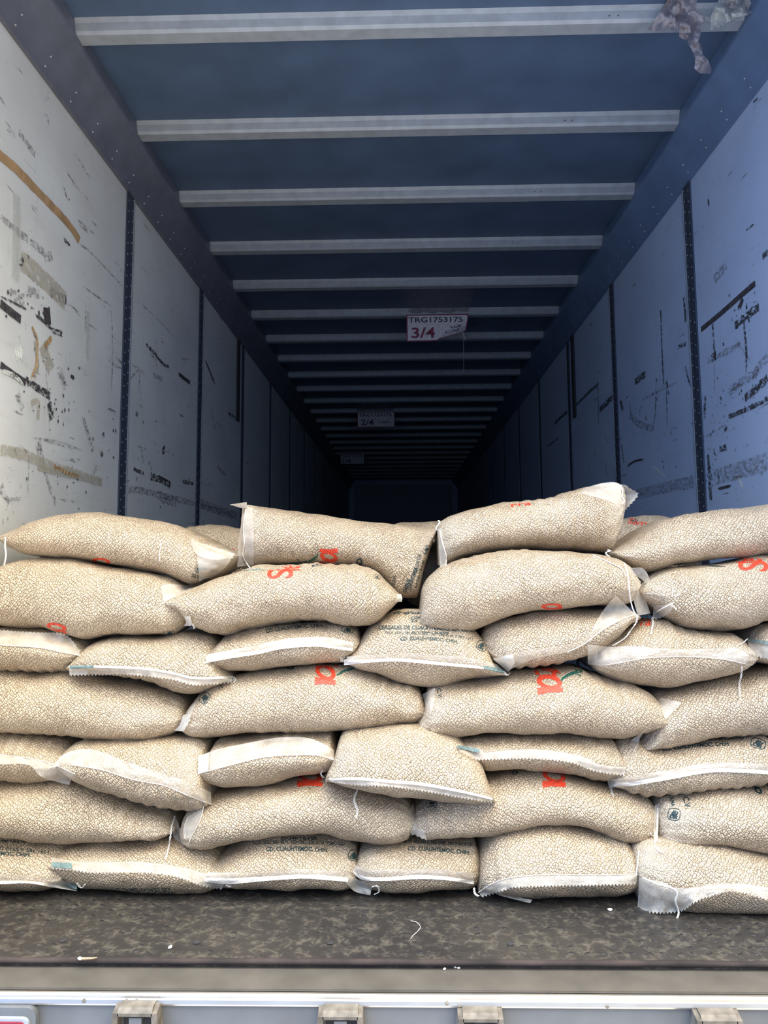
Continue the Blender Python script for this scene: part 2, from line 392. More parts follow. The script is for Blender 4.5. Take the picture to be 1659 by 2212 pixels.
# (1 black, 2 grey, 3 white residue, 4 yellowed residue)
LM = [(2, [(38,500),(100,550)], .035, .3), (2, [(0,468),(38,500)], .03, .6), (2, [(95,556),(112,552)], .05, .6),
 (1, [(0,655),(20,672),(44,690)], .035, .15), (1, [(0,640),(30,655),(60,670)], .012, .7), (4, [(44,560),(90,600),(140,650)], .09, .25), (1, [(42,562),(48,572)], .05, .4),
 (1, [(108,628),(128,642),(143,648)], .05, .5), (2, [(60,590),(88,618)], .03, .5), (2, [(20,635),(52,650)], .06, .7), (2, [(58,628),(84,636)], .05, .7),
 (1, [(94,682),(108,684)], .07, .2), (1, [(75,680),(95,696),(112,712)], .02, .6), (1, [(112,714),(134,722)], .03, .6),
 (2, [(68,706),(78,730)], .03, .3), (4, [(75,735),(80,790),(72,815)], .035, .4), (4, [(90,745),(110,800)], .08, .5), (2, [(108,738),(95,760)], .02, .3), (2, [(128,800),(140,840)], .07, .75),
 (1, [(0,788),(18,802),(54,826)], .03, .3), (3, [(0,800),(30,812),(50,832)], .02, .3), (1, [(54,820),(80,838),(108,856)], .04, .6), (1, [(152,812),(160,817)], .02, .3),
 (2, [(98,806),(105,870),(105,930)], .012, .5), (1, [(105,870),(112,905)], .05, .75), (2, [(36,850),(48,885)], .05, .8), (4, [(66,872),(82,868),(80,905)], .03, .4),
 (2, [(180,620),(240,662)], .012, .6), (2, [(240,670),(243,760),(240,845)], .02, .7), (3, [(186,630),(190,700),(184,790)], .03, .3), (2, [(184,660),(184,720)], .014, .2), (3, [(245,715),(246,740)], .03, .4),
 (2, [(175,528),(200,550),(265,620)], .012, .5), (4, [(0,972),(50,982),(120,1010),(220,1042)], .05, .5), (4, [(80,1008),(110,1018),(165,1030)], .03, .7), (2, [(178,898),(190,940),(200,975)], .035, .35),
 (2, [(80,955),(90,990),(100,1030),(120,1090)], .03, .45), (2, [(80,955),(90,995)], .06, .7), (2, [(65,945),(130,955),(180,975)], .01, .5), (2, [(90,950),(160,970)], .008, .5), (2, [(40,960),(60,990),(58,1080)], .008, .4),
 (2, [(10,1080),(48,1076)], .02, .8), (2, [(0,1050),(18,1090)], .06, .9), (1, [(222,935),(224,945)], .03, .5), (1, [(217,975),(221,985)], .03, .4), (1, [(245,986),(244,990)], .02, .3), (2, [(203,1010),(206,1020)], .05, .5),
 (1, [(315,745),(335,765),(350,785),(364,792)], .025, .5), (2, [(335,730),(337,800)], .02, .6), (1, [(386,808),(410,827)], .03, .3), (2, [(295,648),(340,690),(385,738)], .01, .6),
 (1, [(352,965),(354,980)], .07, .5), (1, [(288,1014),(310,1022)], .025, .7), (1, [(325,1030),(345,1035),(368,1048)], .05, .5), (1, [(395,1040),(418,1045)], .03, .7), (2, [(340,1070),(380,1085)], .08, .7), (2, [(276,1060),(330,1065),(500,1110)], .05, .85),
 (2, [(305,835),(303,880)], .01, .2), (3, [(305,832),(303,920)], .012, .2), (1, [(443,778),(452,800),(464,830)], .02, .2), (1, [(493,893),(512,905)], .03, .5), (2, [(455,880),(465,930)], .03, .8), (2, [(305,970),(308,1000)], .04, .8), (2, [(470,1010),(487,1025)], .05, .7),
 (2, [(425,1085),(460,1098),(512,1115)], .09, .6), (2, [(280,820),(300,800),(300,850)], .02, .9), (2, [(330,810),(350,820)], .04, .85), (1, [(296,890),(294,900)], .03, .5), (3, [(62,500),(60,560)], .02, .2),
 (1, [(135,515),(150,530)], .02, .6), (1, [(137,402),(143,425),(150,432)], .012, .6), (2, [(40,285),(75,335)], .03, .2), (2, [(160,330),(200,395)], .012, .7)]
RMK = [(1, [(1515,712),(1560,675),(1605,635),(1632,612)], .03, .25), (1, [(1598,665),(1605,645)], .03, .3), (1, [(1588,705),(1610,685),(1640,662)], .045, .65), (1, [(1607,690),(1613,760),(1612,805)], .02, .35),
 (2, [(1543,605),(1570,572)], .05, .15), (1, [(1540,700),(1544,760)], .025, .7), (1, [(1542,762),(1544,780)], .06, .5), (2, [(1543,782),(1544,845)], .016, .6), (2, [(1590,733),(1625,785)], .012, .5), (2, [(1576,845),(1610,820),(1635,808)], .05, .4), (2, [(1625,815),(1659,770)], .05, .7),
 (1, [(1610,860),(1640,835),(1659,815)], .05, .8), (1, [(1575,900),(1600,890),(1640,872),(1659,860)], .025, .5), (1, [(1485,455),(1488,470)], .02, .3), (1, [(1530,430),(1532,445)], .015, .3), (1, [(1612,498),(1630,484)], .012, .5), (1, [(1648,555),(1659,545)], .03, .4), (1, [(1628,222),(1638,210)], .012, .4),
 (1, [(1372,825),(1395,808)], .05, .4), (1, [(1428,670),(1430,740),(1434,830)], .022, .6), (1, [(1478,640),(1482,695)], .03, .45), (2, [(1385,865),(1430,842),(1465,825)], .012, .4), (1, [(1440,825),(1442,838)], .03, .4), (2, [(1418,815),(1416,900)], .02, .6), (1, [(1440,840),(1442,920)], .012, .5),
 (2, [(1360,895),(1380,915),(1412,925)], .06, .75), (2, [(1360,870),(1368,910)], .04, .7), (2, [(1420,850),(1412,930)], .03, .7), (1, [(1465,750),(1482,742)], .03, .6), (1, [(1480,790),(1492,835)], .02, .7), (1, [(1355,1008),(1370,997),(1390,992)], .015, .3), (1, [(1343,960),(1348,1000)], .03, .7),
 (2, [(1345,1078),(1400,1062),(1500,1040)], .075, .35), (2, [(1545,1030),(1600,1015),(1659,997)], .09, .4), (1, [(1552,1056),(1580,1049)], .014, .2), (3, [(1595,1030),(1605,1052)], .025, .4), (3, [(1410,1005),(1440,1032)], .015, .5), (1, [(1524,855),(1522,905)], .03, .6), (1, [(1530,980),(1536,1080)], .04, .85),
 (1, [(1240,880),(1270,850),(1293,830)], .03, .35), (1, [(1296,885),(1310,872),(1325,857)], .05, .4), (1, [(1292,820),(1294,920)], .02, .6), (1, [(1198,915),(1230,885)], .04, .5), (1, [(1182,965),(1208,945)], .02, .6), (3, [(1181,960),(1184,1080)], .02, .2), (2, [(1308,1000),(1311,1030)], .05, .6), (1, [(1340,865),(1346,885)], .05, .5),
 (1, [(1330,870),(1333,872)], .05, .5), (2, [(1500,955),(1520,945),(1548,930)], .012, .5), (1, [(1555,970),(1570,966)], .04, .7), (1, [(1565,930),(1572,922)], .02, .5), (2, [(1270,995),(1276,1030)], .03, .7), (2, [(1530,780),(1600,745)], .04, .85)]
def wall(name, X, side, matn, L, spk):
    bm = bmesh.new(); box(bm, min(X, X-side*0.03), max(X, X-side*0.03), Y0-0.02, Y1+0.03, -0.05, 2.85)
    marks_on_wall(bm, X, side, L)
    for s in spk: specks(bm, X, side, *s)
    return struct(obj(name, bm, [M[matn], M['scuff'], M['scuff2'], M['scuffw'], M['scuffy'], M['solid']]))
wl = wall('wall_left', XL, 1, 'wall_l', LM, [(60, 650, 25, 18, 26, .007, 1, 1), (120, 900, 18, 25, 24, .006, 1, 2), (90, 830, 45, 40, 30, .006, 1, 3), (220, 960, 25, 50, 16, .006, 1, 4), (380, 1030, 50, 25, 26, .008, 1, 5), (300, 1060, 40, 20, 20, .007, 2, 6), (15, 1080, 15, 40, 24, .006, 2, 7), (330, 960, 40, 60, 18, .006, 1, 8), (130, 1040, 60, 30, 22, .005, 1, 9)])
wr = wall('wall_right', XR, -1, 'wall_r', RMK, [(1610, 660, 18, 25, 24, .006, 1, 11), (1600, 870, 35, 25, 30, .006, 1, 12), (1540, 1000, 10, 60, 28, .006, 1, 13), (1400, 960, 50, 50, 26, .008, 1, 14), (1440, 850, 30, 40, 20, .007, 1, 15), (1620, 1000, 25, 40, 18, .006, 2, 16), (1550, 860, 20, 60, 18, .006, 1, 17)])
bm = bmesh.new(); box(bm, XL-0.03, XR+0.03, Y0-0.02, Y1, ZC, ZC+0.04); struct(obj('ceiling', bm, M['ceil']))
bm = bmesh.new(); box(bm, XL-0.03, XR+0.03, Y1, Y1+0.05, -0.05, 2.85)
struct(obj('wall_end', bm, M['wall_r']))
bm = bmesh.new(); box(bm, XL+0.12, XR-0.12, Y1-0.02, Y1-0.001, 0.0, 2.62); struct(obj('trim_1', bm, M['bow']))
# side top rails with rivets
for s, X, n in ((1, XL, 2), (-1, XR, 3)):
    bm = bmesh.new()
    prof = [(X+s*0.001, 2.535), (X+s*0.016, 2.533), (X+s*0.022, 2.548), (X+s*0.06, 2.615), (X+s*0.066, 2.624), (X+s*0.108, 2.678), (X+s*0.110, 2.690), (X+s*0.105, ZC-0.001), (X+s*0.001, ZC-0.001)]
    prism_y(bm, prof if s < 0 else prof[::-1], Y0, Y1-0.001)
    nn = Vector((s*0.86, 0, -0.5))
    y = 1.8
    while y < 7.5:
        for k, (dx, dz) in enumerate(((0.026, 0.554), (0.045, 0.588))):
            dome(bm, (X+s*dx, y, 2.0+dz), nn, 0.0045, 0.003, 1)
        y += 0.2
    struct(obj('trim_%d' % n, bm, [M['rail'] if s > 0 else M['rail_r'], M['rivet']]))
# liner joint strips
tn = 4
for s, X in ((1, XL), (-1, XR)):
    for k in range(11):
        yc = 3.29 + 1.235*k
        bm = bmesh.new(); hw = 0.05
        x0, x1 = sorted((X+s*0.001, X+s*0.007))
        box(bm, x0, x1, yc-hw, yc+hw*0.55, 0.0, 2.54, 0)
        x0, x1 = sorted((X+s*0.001, X+s*0.010)); box(bm, x0, x1, yc+hw*0.55, yc+hw*0.75, 0.0, 2.54, 1)
        if k < 4:
            z = 0.9
            while z < 2.5:
                dome(bm, (X+s*0.007, yc-0.032, z), (s, 0, 0), 0.0038, 0.002, 1, 6); dome(bm, (X+s*0.007, yc+0.012, z+0.02), (s, 0, 0), 0.0038, 0.002, 1, 6)
                if s < 0:
                    box(bm, X-0.0085, X-0.007, yc-0.016, yc-0.004, z, z+0.03, 2)
                z += 0.05
        struct(obj('trim_%d' % tn, bm, [M['post'], M['bow'], M['dark']])); tn += 1
    bm = bmesh.new(); yc = 5.57; x0, x1 = sorted((X+s*0.001, X+s*0.014))
    box(bm, x0, x1, yc-0.035, yc+0.035, 1.92, 2.54, 0)
    struct(obj('trim_%d' % tn, bm, [M['dark']])); tn += 1
# roof bows
ORD = ['first', 'second', 'third', 'fourth', 'fifth', 'sixth', 'seventh', 'eighth', 'ninth', 'tenth', 'eleventh', 'twelfth', 'thirteenth', 'fourteenth', 'fifteenth', 'sixteenth', 'seventeenth', 'eighteenth', 'nineteenth', 'twentieth', 'twenty-first', 'twenty-second', 'twenty-third', 'twenty-fourth']
BOWY = []
for k in range(24):
    y = 2.435 + 0.62*k; BOWY.append(y)
    bm = bmesh.new()
    prism_x(bm, [(y-0.012, ZC-0.0005), (y-0.004, 2.732), (y, 2.705), (y+0.008, 2.695), (y+0.058, 2.693), (y+0.066, 2.703), (y+0.070, ZC-0.0005)][::-1], XL+0.107, XR-0.107)
    if k < 4:
        for i in range(2):
            for j in (0, 1):
                dome(bm, (0.72+0.03*i - .02*k, y-0.002, 2.716+0.011*j), (0, -1, 0), 0.003, 0.001, 1, 6)
    o = obj('roof_bow', bm, [M['bow'], M['dark']])
    tag(o, 'pale metal roof bow across the ceiling, %s from the open rear end' % ORD[k], 'roof bow', 'roof bows under the ceiling')
# ------------------------------------------------------------------ floor, sill and rear frame
bm = bmesh.new()
FE = 1.798
box(bm, XL, XR, FE, Y1, -0.03, 0.0)
rnd = random.Random(5)
sp = 0.034
for i in range(int(2.5/sp)):
    for j in range(14):
        x = XL + 0.03 + i*sp; y = FE + 0.03 + j*sp*0.85
        if noise.noise(Vector((x*1.4+3, y*2.5, 0))) < -0.05 and rnd.random() < 0.8: continue
        a = PI/5 if (i + j) % 2 else -PI/5
        vs = []
        for q in range(8):
            t_ = 2*PI*q/8; lx = math.cos(t_)*0.0105; ly = math.sin(t_)*0.0035
            vs.append((x + lx*math.cos(a) - ly*math.sin(a), y + lx*math.sin(a) + ly*math.cos(a)))
        lo_ = [bm.verts.new((p[0], p[1], 0.0)) for p in vs]
        hi_ = [bm.verts.new((x + (p[0]-x)*0.55, y + (p[1]-y)*0.55, 0.0013)) for p in vs]
        for q in range(8): bm.faces.new((lo_[q], lo_[(q+1) % 8], hi_[(q+1) % 8], hi_[q])).material_index = 2
        bm.faces.new(hi_).material_index = 2
for px, py in ((137, 2033), (425, 2037), (714, 2038), (1102, 2040)):   # screw holes
    p = onz(px, py, 0.0); vs = [bm.verts.new((p.x + math.cos(2*PI*q/10)*0.0085, p.y + math.sin(2*PI*q/10)*0.0085, 0.0018)) for q in range(10)]
    bm.faces.new(vs).material_index = 1
struct(obj('floor', bm, [M['floor'], M['dark'], M['lug']]))
bm = bmesh.new()      # rusty rolled edge of the plate
N = 120
prev = None
for i in range(N+1):
    x = XL + (XR-XL)*i/N; j = noise.noise(Vector((x*9, 0, 1)))*0.003
    ring = [bm.verts.new((x, FE - 0.004 + math.cos(a)*0.007 + j*0.5, -0.005 + math.sin(a)*(0.007 + j*0.6))) for a in (PI*0.05, PI*0.3, PI*0.5, PI*0.7, PI*0.9, PI*1.15, PI*1.5)]
    if prev:
        for q in range(6): bm.faces.new((prev[q], ring[q], ring[q+1], prev[q+1]))
    prev = ring
struct(obj('trim_%d' % tn, bm, M['rust'], smooth=True)); tn += 1
SY = onz(829, 2139, -0.018).y
bm = bmesh.new(); box(bm, XL, XR, SY, FE+0.01, -0.04, -0.018, 0, 0.002)
prism_x(bm, [(SY-0.0, -0.022), (SY+0.004, -0.022), (SY+0.004, -0.04), (SY, -0.04)], XL, XR, 1)
struct(obj('trim_%d' % tn, bm, [M['sill'], M['dark']])); tn += 1
bm = bmesh.new()      # bright rounded aluminium rub rail
prof = [(SY-.002,-.022),(SY-.005,-.0205),(SY-.010,-.021),(SY-.013,-.025),(SY-.013,-.030),(SY-.015,-.032),(SY-.016,-.040),(SY-.014,-.044),(SY-.002,-.044)]
prism_x(bm, prof, XL-0.05, XR+0.05)
for px, py in ((176, 2152), (268, 2157), (290, 2152), (291, 2160), (313, 2160), (966, 2157), (993, 2156), (1315, 2165)):
    p = at(px, py, SY-0.03); rr = 0.0045
    dome(bm, (p.x, SY-0.0155, -0.034 - 0.004*(px % 2)), (0, -1, 0.5), rr, 0.0012, 1)
struct(obj('trim_%d' % tn, bm, [M['alu'], M['bracket']])); tn += 1
RY = SY - 0.008
bm = bmesh.new(); box(bm, XL-0.05, XR+0.05, RY, RY+0.02, -0.45, -0.042); struct(obj('wall_rear', bm, M['rearsheet']))
RY2 = RY
BL = [('weathered lock keeper bracket under the rail, nearest the red tail light', 292, 2174), ('weathered lock keeper bracket under the rail, left one of the middle pair', 735, 2181),
      ('weathered lock keeper bracket under the rail, right one of the middle pair', 1038, 2186), ('weathered lock keeper bracket under the rail, farthest right of the row', 1553, 2190)]
for lab, px, py in BL:
    p = at(px, py, RY2-0.03); c = Vector((p.x, RY2, p.z))
    root = thing('lock_keeper', lab, 'bracket', c, 'lock keeper brackets below the rub rail')
    bm = bmesh.new()
    # top hood
    prism_x(bm, [(c.y, c.z), (c.y-0.026, c.z-0.004), (c.y-0.034, c.z-0.012), (c.y-0.034, c.z-0.018), (c.y, c.z-0.014)], c.x-0.036, c.x+0.036)
    obj('hood', bm, M['bracket'], root)
    for s in (-1, 1):
        bm = bmesh.new()
        x0 = c.x + s*0.034; 
        vs = []
        for (yy, zz, dx) in ((c.y, c.z-0.002, 0), (c.y-0.034, c.z-0.012, 0), (c.y-0.034, c.z-0.10, 0.008), (c.y, c.z-0.10, 0.008)):
            vs.append(((x0 + s*dx, yy, zz), (x0 + s*(dx+0.012), yy, zz)))
        A = [bm.verts.new(v[0]) for v in vs]; B = [bm.verts.new(v[1]) for v in vs]
        for q in range(4): bm.faces.new((A[q], A[(q+1) % 4], B[(q+1) % 4], B[q]))
        bm.faces.new(A[::-1]); bm.faces.new(B); bmesh.ops.recalc_face_normals(bm, faces=bm.faces)
        obj('cheek', bm, M['bracket'], root)
    bm = bmesh.new(); box(bm, c.x-0.032, c.x+0.032, c.y-0.004, c.y, c.z-0.1, c.z-0.018); obj('back_plate', bm, M['dark'], root)
    bm = bmesh.new(); prism_x(bm, [(c.y-0.028, c.z-0.024), (c.y-0.028, c.z-0.044), (c.y-0.006, c.z-0.040), (c.y-0.006, c.z-0.020)], c.x-0.013, c.x+0.013)
    obj('latch_tongue', bm, M['rearsheet'], root)
# tail light, left corner
p = at(38, 2178, RY2-0.02); c = Vector((at(30, 2190, RY2).x, RY2, p.z))
tl = thing('tail_light', 'red tail light in a rounded grey housing, lower left corner', 'tail light', c)
def rbox(bm, x0, x1, y0, y1, z0, z1, r):
    pts = []
    for cx, cz, a0 in ((x1-r, z1-r, 0), (x0+r, z1-r, PI/2), (x0+r, z0+r, PI), (x1-r, z0+r, PI*1.5)):
        for q in range(6): a = a0 + PI/2*q/5; pts.append((cx+math.cos(a)*r, cz+math.sin(a)*r))
    prism_y(bm, pts, y0, y1)
xr = at(76, 2200, RY2-0.02).x
bm = bmesh.new(); rbox(bm, xr-0.26, xr, RY2-0.018, RY2, c.z-0.16, c.z, 0.02); obj('housing', bm, M['rearsheet'], tl, origin=c)
bm = bmesh.new(); rbox(bm, xr-0.247, xr-0.012, RY2-0.026, RY2-0.017, c.z-0.148, c.z-0.017, 0.014); obj('bezel', bm, M['bow'], tl)
bm = bmesh.new(); rbox(bm, xr-0.241, xr-0.018, RY2-0.030, RY2-0.0255, c.z-0.142, c.z-0.023, 0.010); obj('lens', bm, M['redlens'], tl)

# ------------------------------------------------------------------ sacks of beans
def hermite(P):
    """monotone cubic through (x, z) points"""
    P = sorted(P); Q = [P[0]]
    for p in P[1:]:
        if p[0] - Q[-1][0] > 1e-4: Q.append(p)
    P = Q; n = len(P)
    if n == 1: return lambda x: P[0][1]
    d = [(P[i+1][1]-P[i][1])/(P[i+1][0]-P[i][0]) for i in range(n-1)]
    m = [d[0]] + [0.0 if d[i-1]*d[i] <= 0 else 2*d[i-1]*d[i]/(d[i-1]+d[i]) for i in range(1, n-1)] + [d[-1]]
    def f(x):
        if x <= P[0][0]: return P[0][1]
        if x >= P[-1][0]: return P[-1][1]
        i = 0
        while x > P[i+1][0]: i += 1
        h = P[i+1][0]-P[i][0]; t = (x-P[i][0])/h
        return (P[i][1]*(1+2*t)*(1-t)**2 + h*m[i]*t*(1-t)**2 + P[i+1][1]*t*t*(3-2*t) + h*m[i+1]*t*t*(t-1))
    return f
BAGS = {}       # key -> (root, bvh, c, depth front)
ALLV, ALLF = [], []
AF = 0.115
DS = 1.053
def sack(key, c, top, bot, label, end=False, seam=None, ends=('p', 'p'), group='bean sacks in the pile', ab=None, af=AF, loose=(0.5, 0.5), n1=None, soft=0.0045, cap=None):
    c = c*DS
    drop = lambda z: math.sqrt((af*(max(0.0, CAM.z-z)/c))**2 + 0.085**2) - 0.085
    T = []; B = []
    for L, R in ((top, T), (bot, B)):
        for px, py in L:
            p = at(px, py, c); R.append((p.x, p.z + drop(p.z)))
    xa = min(T[0][0], B[0][0]); xb = max(T[-1][0], B[-1][0]); Lg = xb-xa
    ft, fb = hermite(T), hermite(B)
    fs = None
    if seam:
        S = [at(px, py, c - af) for px, py in seam]; fs = hermite([(p.x, p.z) for p in S])
    n = 84; m = 44; nf = 26
    if n1 is None: n1 = 1.8 if end else 2.15
    if ab is None: ab = 0.46 if end else 0.27
    sd = sum(ord(ch)*7 for ch in key)
    verts = []; loosev = []; cloth = []
    ez = 0.16*min(1, Lg/0.5)
    for i in range(n+1):
        u = 0.5 - 0.5*math.cos(PI*i/n); u = 0.65*u + 0.35*i/n
        x = xa + Lg*u; zt, zb = ft(x), fb(x)
        if zt < zb + 0.002: zm_ = (zt+zb)/2; zt = zm_+0.001; zb = zm_-0.001
        e = min(u, 1-u)*Lg; sidei = 0 if u < 0.5 else 1
        k0 = {'p': 0.42, 'b': 0.16}[ends[sidei]]
        q = min(e/ez, 1.0); pr = k0 + (1-k0)*math.sqrt(max(0, 1-(1-q)**2))
        zm = zb + (zt-zb)*0.46
        if fs: zm = min(max(fs(x), zb+(zt-zb)*0.15), zt-(zt-zb)*0.15)*0.6 + zm*0.4
        lw = max(0.0, 1 - e/0.085)*loose[sidei]
        for j in range(m):
            if j <= nf:      # front: top -> nose -> bottom
                a = PI*j/nf; s_, c_ = math.sin(a), math.cos(a)
                y = c - af*pr*(abs(s_)**(2/n1)); z = zm + ((zt-zm) if c_ > 0 else (zm-zb))*math.copysign(abs(c_)**(2/n1), c_)
            else:
                a = PI*(j-nf)/(m-nf); s_, c_ = math.sin(a), -math.cos(a)
                y = c + ab*(0.75+0.25*pr)*(abs(s_)**(2/3.2)); z = (zt+zb)/2 + (zt-zb)/2*math.copysign(abs(c_)**(2/3.2), c_)*(1-0.12*max(0, s_))
            fade = min(1.0, e/0.05)
            a0 = noise.noise(Vector((x*7+sd, y*7, z*9)))*soft*2.4*fade + noise.noise(Vector((x*22+sd, y*22, z*26)))*soft*0.9*fade
            a0 += math.sin(x*2*PI/0.034 + z*9 + 2*noise.noise(Vector((x*5, sd, z*7))))*0.0022*max(0.0, noise.noise(Vector((x*3.3+sd*3, z*6, 2)))-0.02)*fade*2.2
            # gathered folds running into the sewn ends
            fold = math.sin(j*1.9 + 3*noise.noise(Vector((sd, j*0.3, x*4))))*0.0028*max(0.0, 1 - e/0.10)*(0.35+loose[sidei])
            nrm = Vector((0, (y-c)/max(af, .01), (z-zm)/max(.02, (zt-zb)/2))); nrm = nrm.normalized() if nrm.length > 1e-5 else Vector((0, -1, 0))
            p = Vector((x, y, z)) + nrm*(a0 + fold)
            if cap: p = cap(p)
            p.z = max(p.z, 0.002); p.x = min(max(p.x, XL+0.012), XR-0.02); verts.append(p)
            loosev.append(min(1.0, max(0.0, lw + 0.55*max(0, noise.noise(Vector((x*6+sd*2, y*6, z*16)))-0.25)*1.2)))
    mid_ = nf//2; uu = 0.0; back = nf + (m-nf)//2
    for i in range(n+1):
        if i: uu += (verts[i*m+mid_]-verts[(i-1)*m+mid_]).length
        vv = [0.0]*m
        for j in range(mid_+1, back+1): vv[j] = vv[j-1] + (verts[i*m+j]-verts[i*m+j-1]).length
        j = mid_-1; pv = mid_
        while j != back:
            vv[j] = vv[pv] - (verts[i*m+j]-verts[i*m+pv]).length; pv = j; j = (j-1) % m
        cloth.extend((uu, q, 0.0) for q in vv)
    faces = []
    for i in range(n):
        for j in range(m):
            faces.append((i*m+j, i*m+(j+1) % m, (i+1)*m+(j+1) % m, (i+1)*m+j))
    faces.append(tuple(range(m))[::-1]); faces.append(tuple(n*m+j for j in range(m)))
    zmin = min(v.z for v in verts); loc = Vector(((xa+xb)/2, c + (ab-af)/2, zmin))
    root = thing('bean_sack', label, 'sack', loc, group)
    me = bpy.data.meshes.new('bag_body'); me.from_pydata([v-loc for v in verts], [], faces); me.update()
    for f in me.polygons: f.use_smooth = True
    at_ = me.attributes.new('loose', 'FLOAT', 'POINT')
    for i, v in enumerate(loosev): at_.data[i].value = v
    ct = me.attributes.new('cloth', 'FLOAT_VECTOR', 'POINT')
    for i, v in enumerate(cloth): ct.data[i].vector = v
    link('bag_body', me, M['beans'], root)
    bvh = BVHTree.FromPolygons(verts, faces[:-2])
    b0 = len(ALLV); ALLV.extend(verts); ALLF.extend([tuple(q+b0 for q in f) for f in faces[:-2]])
    BAGS[key] = dict(root=root, bvh=bvh, c=c, af=af)
    return root
ALLB = [None]
def hit(px, py, bvh):
    d = ray(px, py).normalized(); h = bvh.ray_cast(CAM, d)
    return (h[3], d) if h[0] is not None else (None, d)
def strip(key, name, seam, free, matn, lift=(0.0015, 0.010), nu=None, nv=7, zig=0.0, crinkle=0.0022, own=False, depth=None, label=None, zlen=7.5):
    """a sheet of film lying on the sacks between its sewn edge and its free (pinked) edge"""
    B = BAGS[key]; L = sum((Vector(b)-Vector(a)).length for a, b in zip(seam, seam[1:]))
    nu = nu or max(10, int(L/ (zlen/2 if zig else 6)))
    A = resample(seam, nu); F = resample(free, nu)
    bvh = B['bvh'] if own else ALLB[0]; D = []; P2 = []
    for i in range(nu):
        row = []; pr = []
        for j in range(nv):
            t = j/(nv-1); p = A[i].lerp(F[i], t)
            if zig and j == nv-1:
                dd = (F[i]-A[i]); ln = dd.length
                if ln > 1: p = p + dd/ln*(zig if i % 2 else -zig)
            pr.append(p)
            if depth is not None:
                dr = ray(p.x, p.y).normalized(); yd = DS*(depth(t, i/(nu-1)) if callable(depth) else depth)
                row.append(yd/dr.y)
            else:
                h, _ = hit(p.x, p.y, bvh); row.append(h)
        D.append(row); P2.append(pr)
    if depth is None:
        known = [h for r in D for h in r if h]
        if not known: return None
        base = sorted(known)[len(known)//2]
        lim = base + 0.10
        D = [[h if h and h < lim else None for h in r] for r in D]
        for _ in range(60):
            if all(h for r in D for h in r): break
            E = [r[:] for r in D]
            for i in range(nu):
                for j in range(nv):
                    if not D[i][j]:
                        nb = [D[a][b] for a, b in ((i-1, j), (i+1, j), (i, j-1), (i, j+1)) if 0 <= a < nu and 0 <= b < nv and D[a][b]]
                        if nb: E[i][j] = sum(nb)/len(nb)
            D = E
        for _ in range(3):      # drape: never behind the bags
            E = [r[:] for r in D]
            for i in range(nu):
                for j in range(nv):
                    nb = [D[a][b] for a, b in ((i-1, j), (i+1, j), (i, j-1), (i, j+1)) if 0 <= a < nu and 0 <= b < nv]
                    E[i][j] = min(D[i][j], sum(nb)/len(nb))
            D = E
    bm = bmesh.new(); V = []
    sd = sum(ord(ch) for ch in key+name)
    for i in range(nu):
        row = []
        for j in range(nv):
            t = j/(nv-1); p = P2[i][j]; d = ray(p.x, p.y).normalized()
            lf = lift[0] + (lift[1]-lift[0])*t + abs(noise.noise(Vector((p.x*0.045+sd, p.y*0.06, 0))))*crinkle*2*(0.3+t) + abs(noise.noise(Vector((p.x*0.15+sd, p.y*0.1, 3))))*crinkle*(0.2+t)
            row.append(bm.verts.new(CAM + d*(D[i][j]-lf)))
        V.append(row)
    for i in range(nu-1):
        for j in range(nv-1): bm.faces.new((V[i][j], V[i+1][j], V[i+1][j+1], V[i][j+1]))
    o = obj(name, bm, M[matn], B['root'], smooth=True)
    if label: o['label'] = label
    return o
def thread(key, pts, name='stitching', r=0.0009, lift=0.004, chain=False, depth=None, n=None):
    B = BAGS[key]; L = sum((Vector(b)-Vector(a)).length for a, b in zip(pts, pts[1:]))
    n = n or max(6, int(L/4)); R = resample(pts, n); P = []; last = None; Ds = []
    for p in R:
        d = ray(p.x, p.y).normalized()
        if depth is not None: h = depth*DS/d.y
        else:
            h, _ = hit(p.x, p.y, ALLB[0])
            if h is None or (last and h > last + 0.06): h = last
            last = h
        Ds.append((h, d, p))
    first = next((h for h, _, _ in Ds if h), B['c']-0.05)
    hs = [h or first for h, _, _ in Ds]
    for _ in range(2): hs = [min(hs[i], (hs[max(0, i-1)]+hs[min(n-1, i+1)])/2) for i in range(n)]
    P = [CAM + Ds[i][1]*(hs[i]-lift) for i in range(n)]
    bm = bmesh.new()
    if chain:        # looped chain-stitch tail: two strands crossing each other
        for s in (-1, 1):
            Q = []
            for i, p in enumerate(resample([tuple(q) for q in P], n*3)):
                dd = Vector((1, 0, 0.4)).normalized()
                Q.append(p + dd*math.sin(i*0.85)*0.0022*s)
            tube(bm, Q, r*0.62, 5)
    else: tube(bm, P, r, 5)
    par = next((q for q in reversed(B['root'].children) if q.name.startswith('mouth_flap')), B['root']) if name in ('stitching', 'knotted_thread') else B['root']
    return obj(name, bm, M['thread'], par, smooth=True)
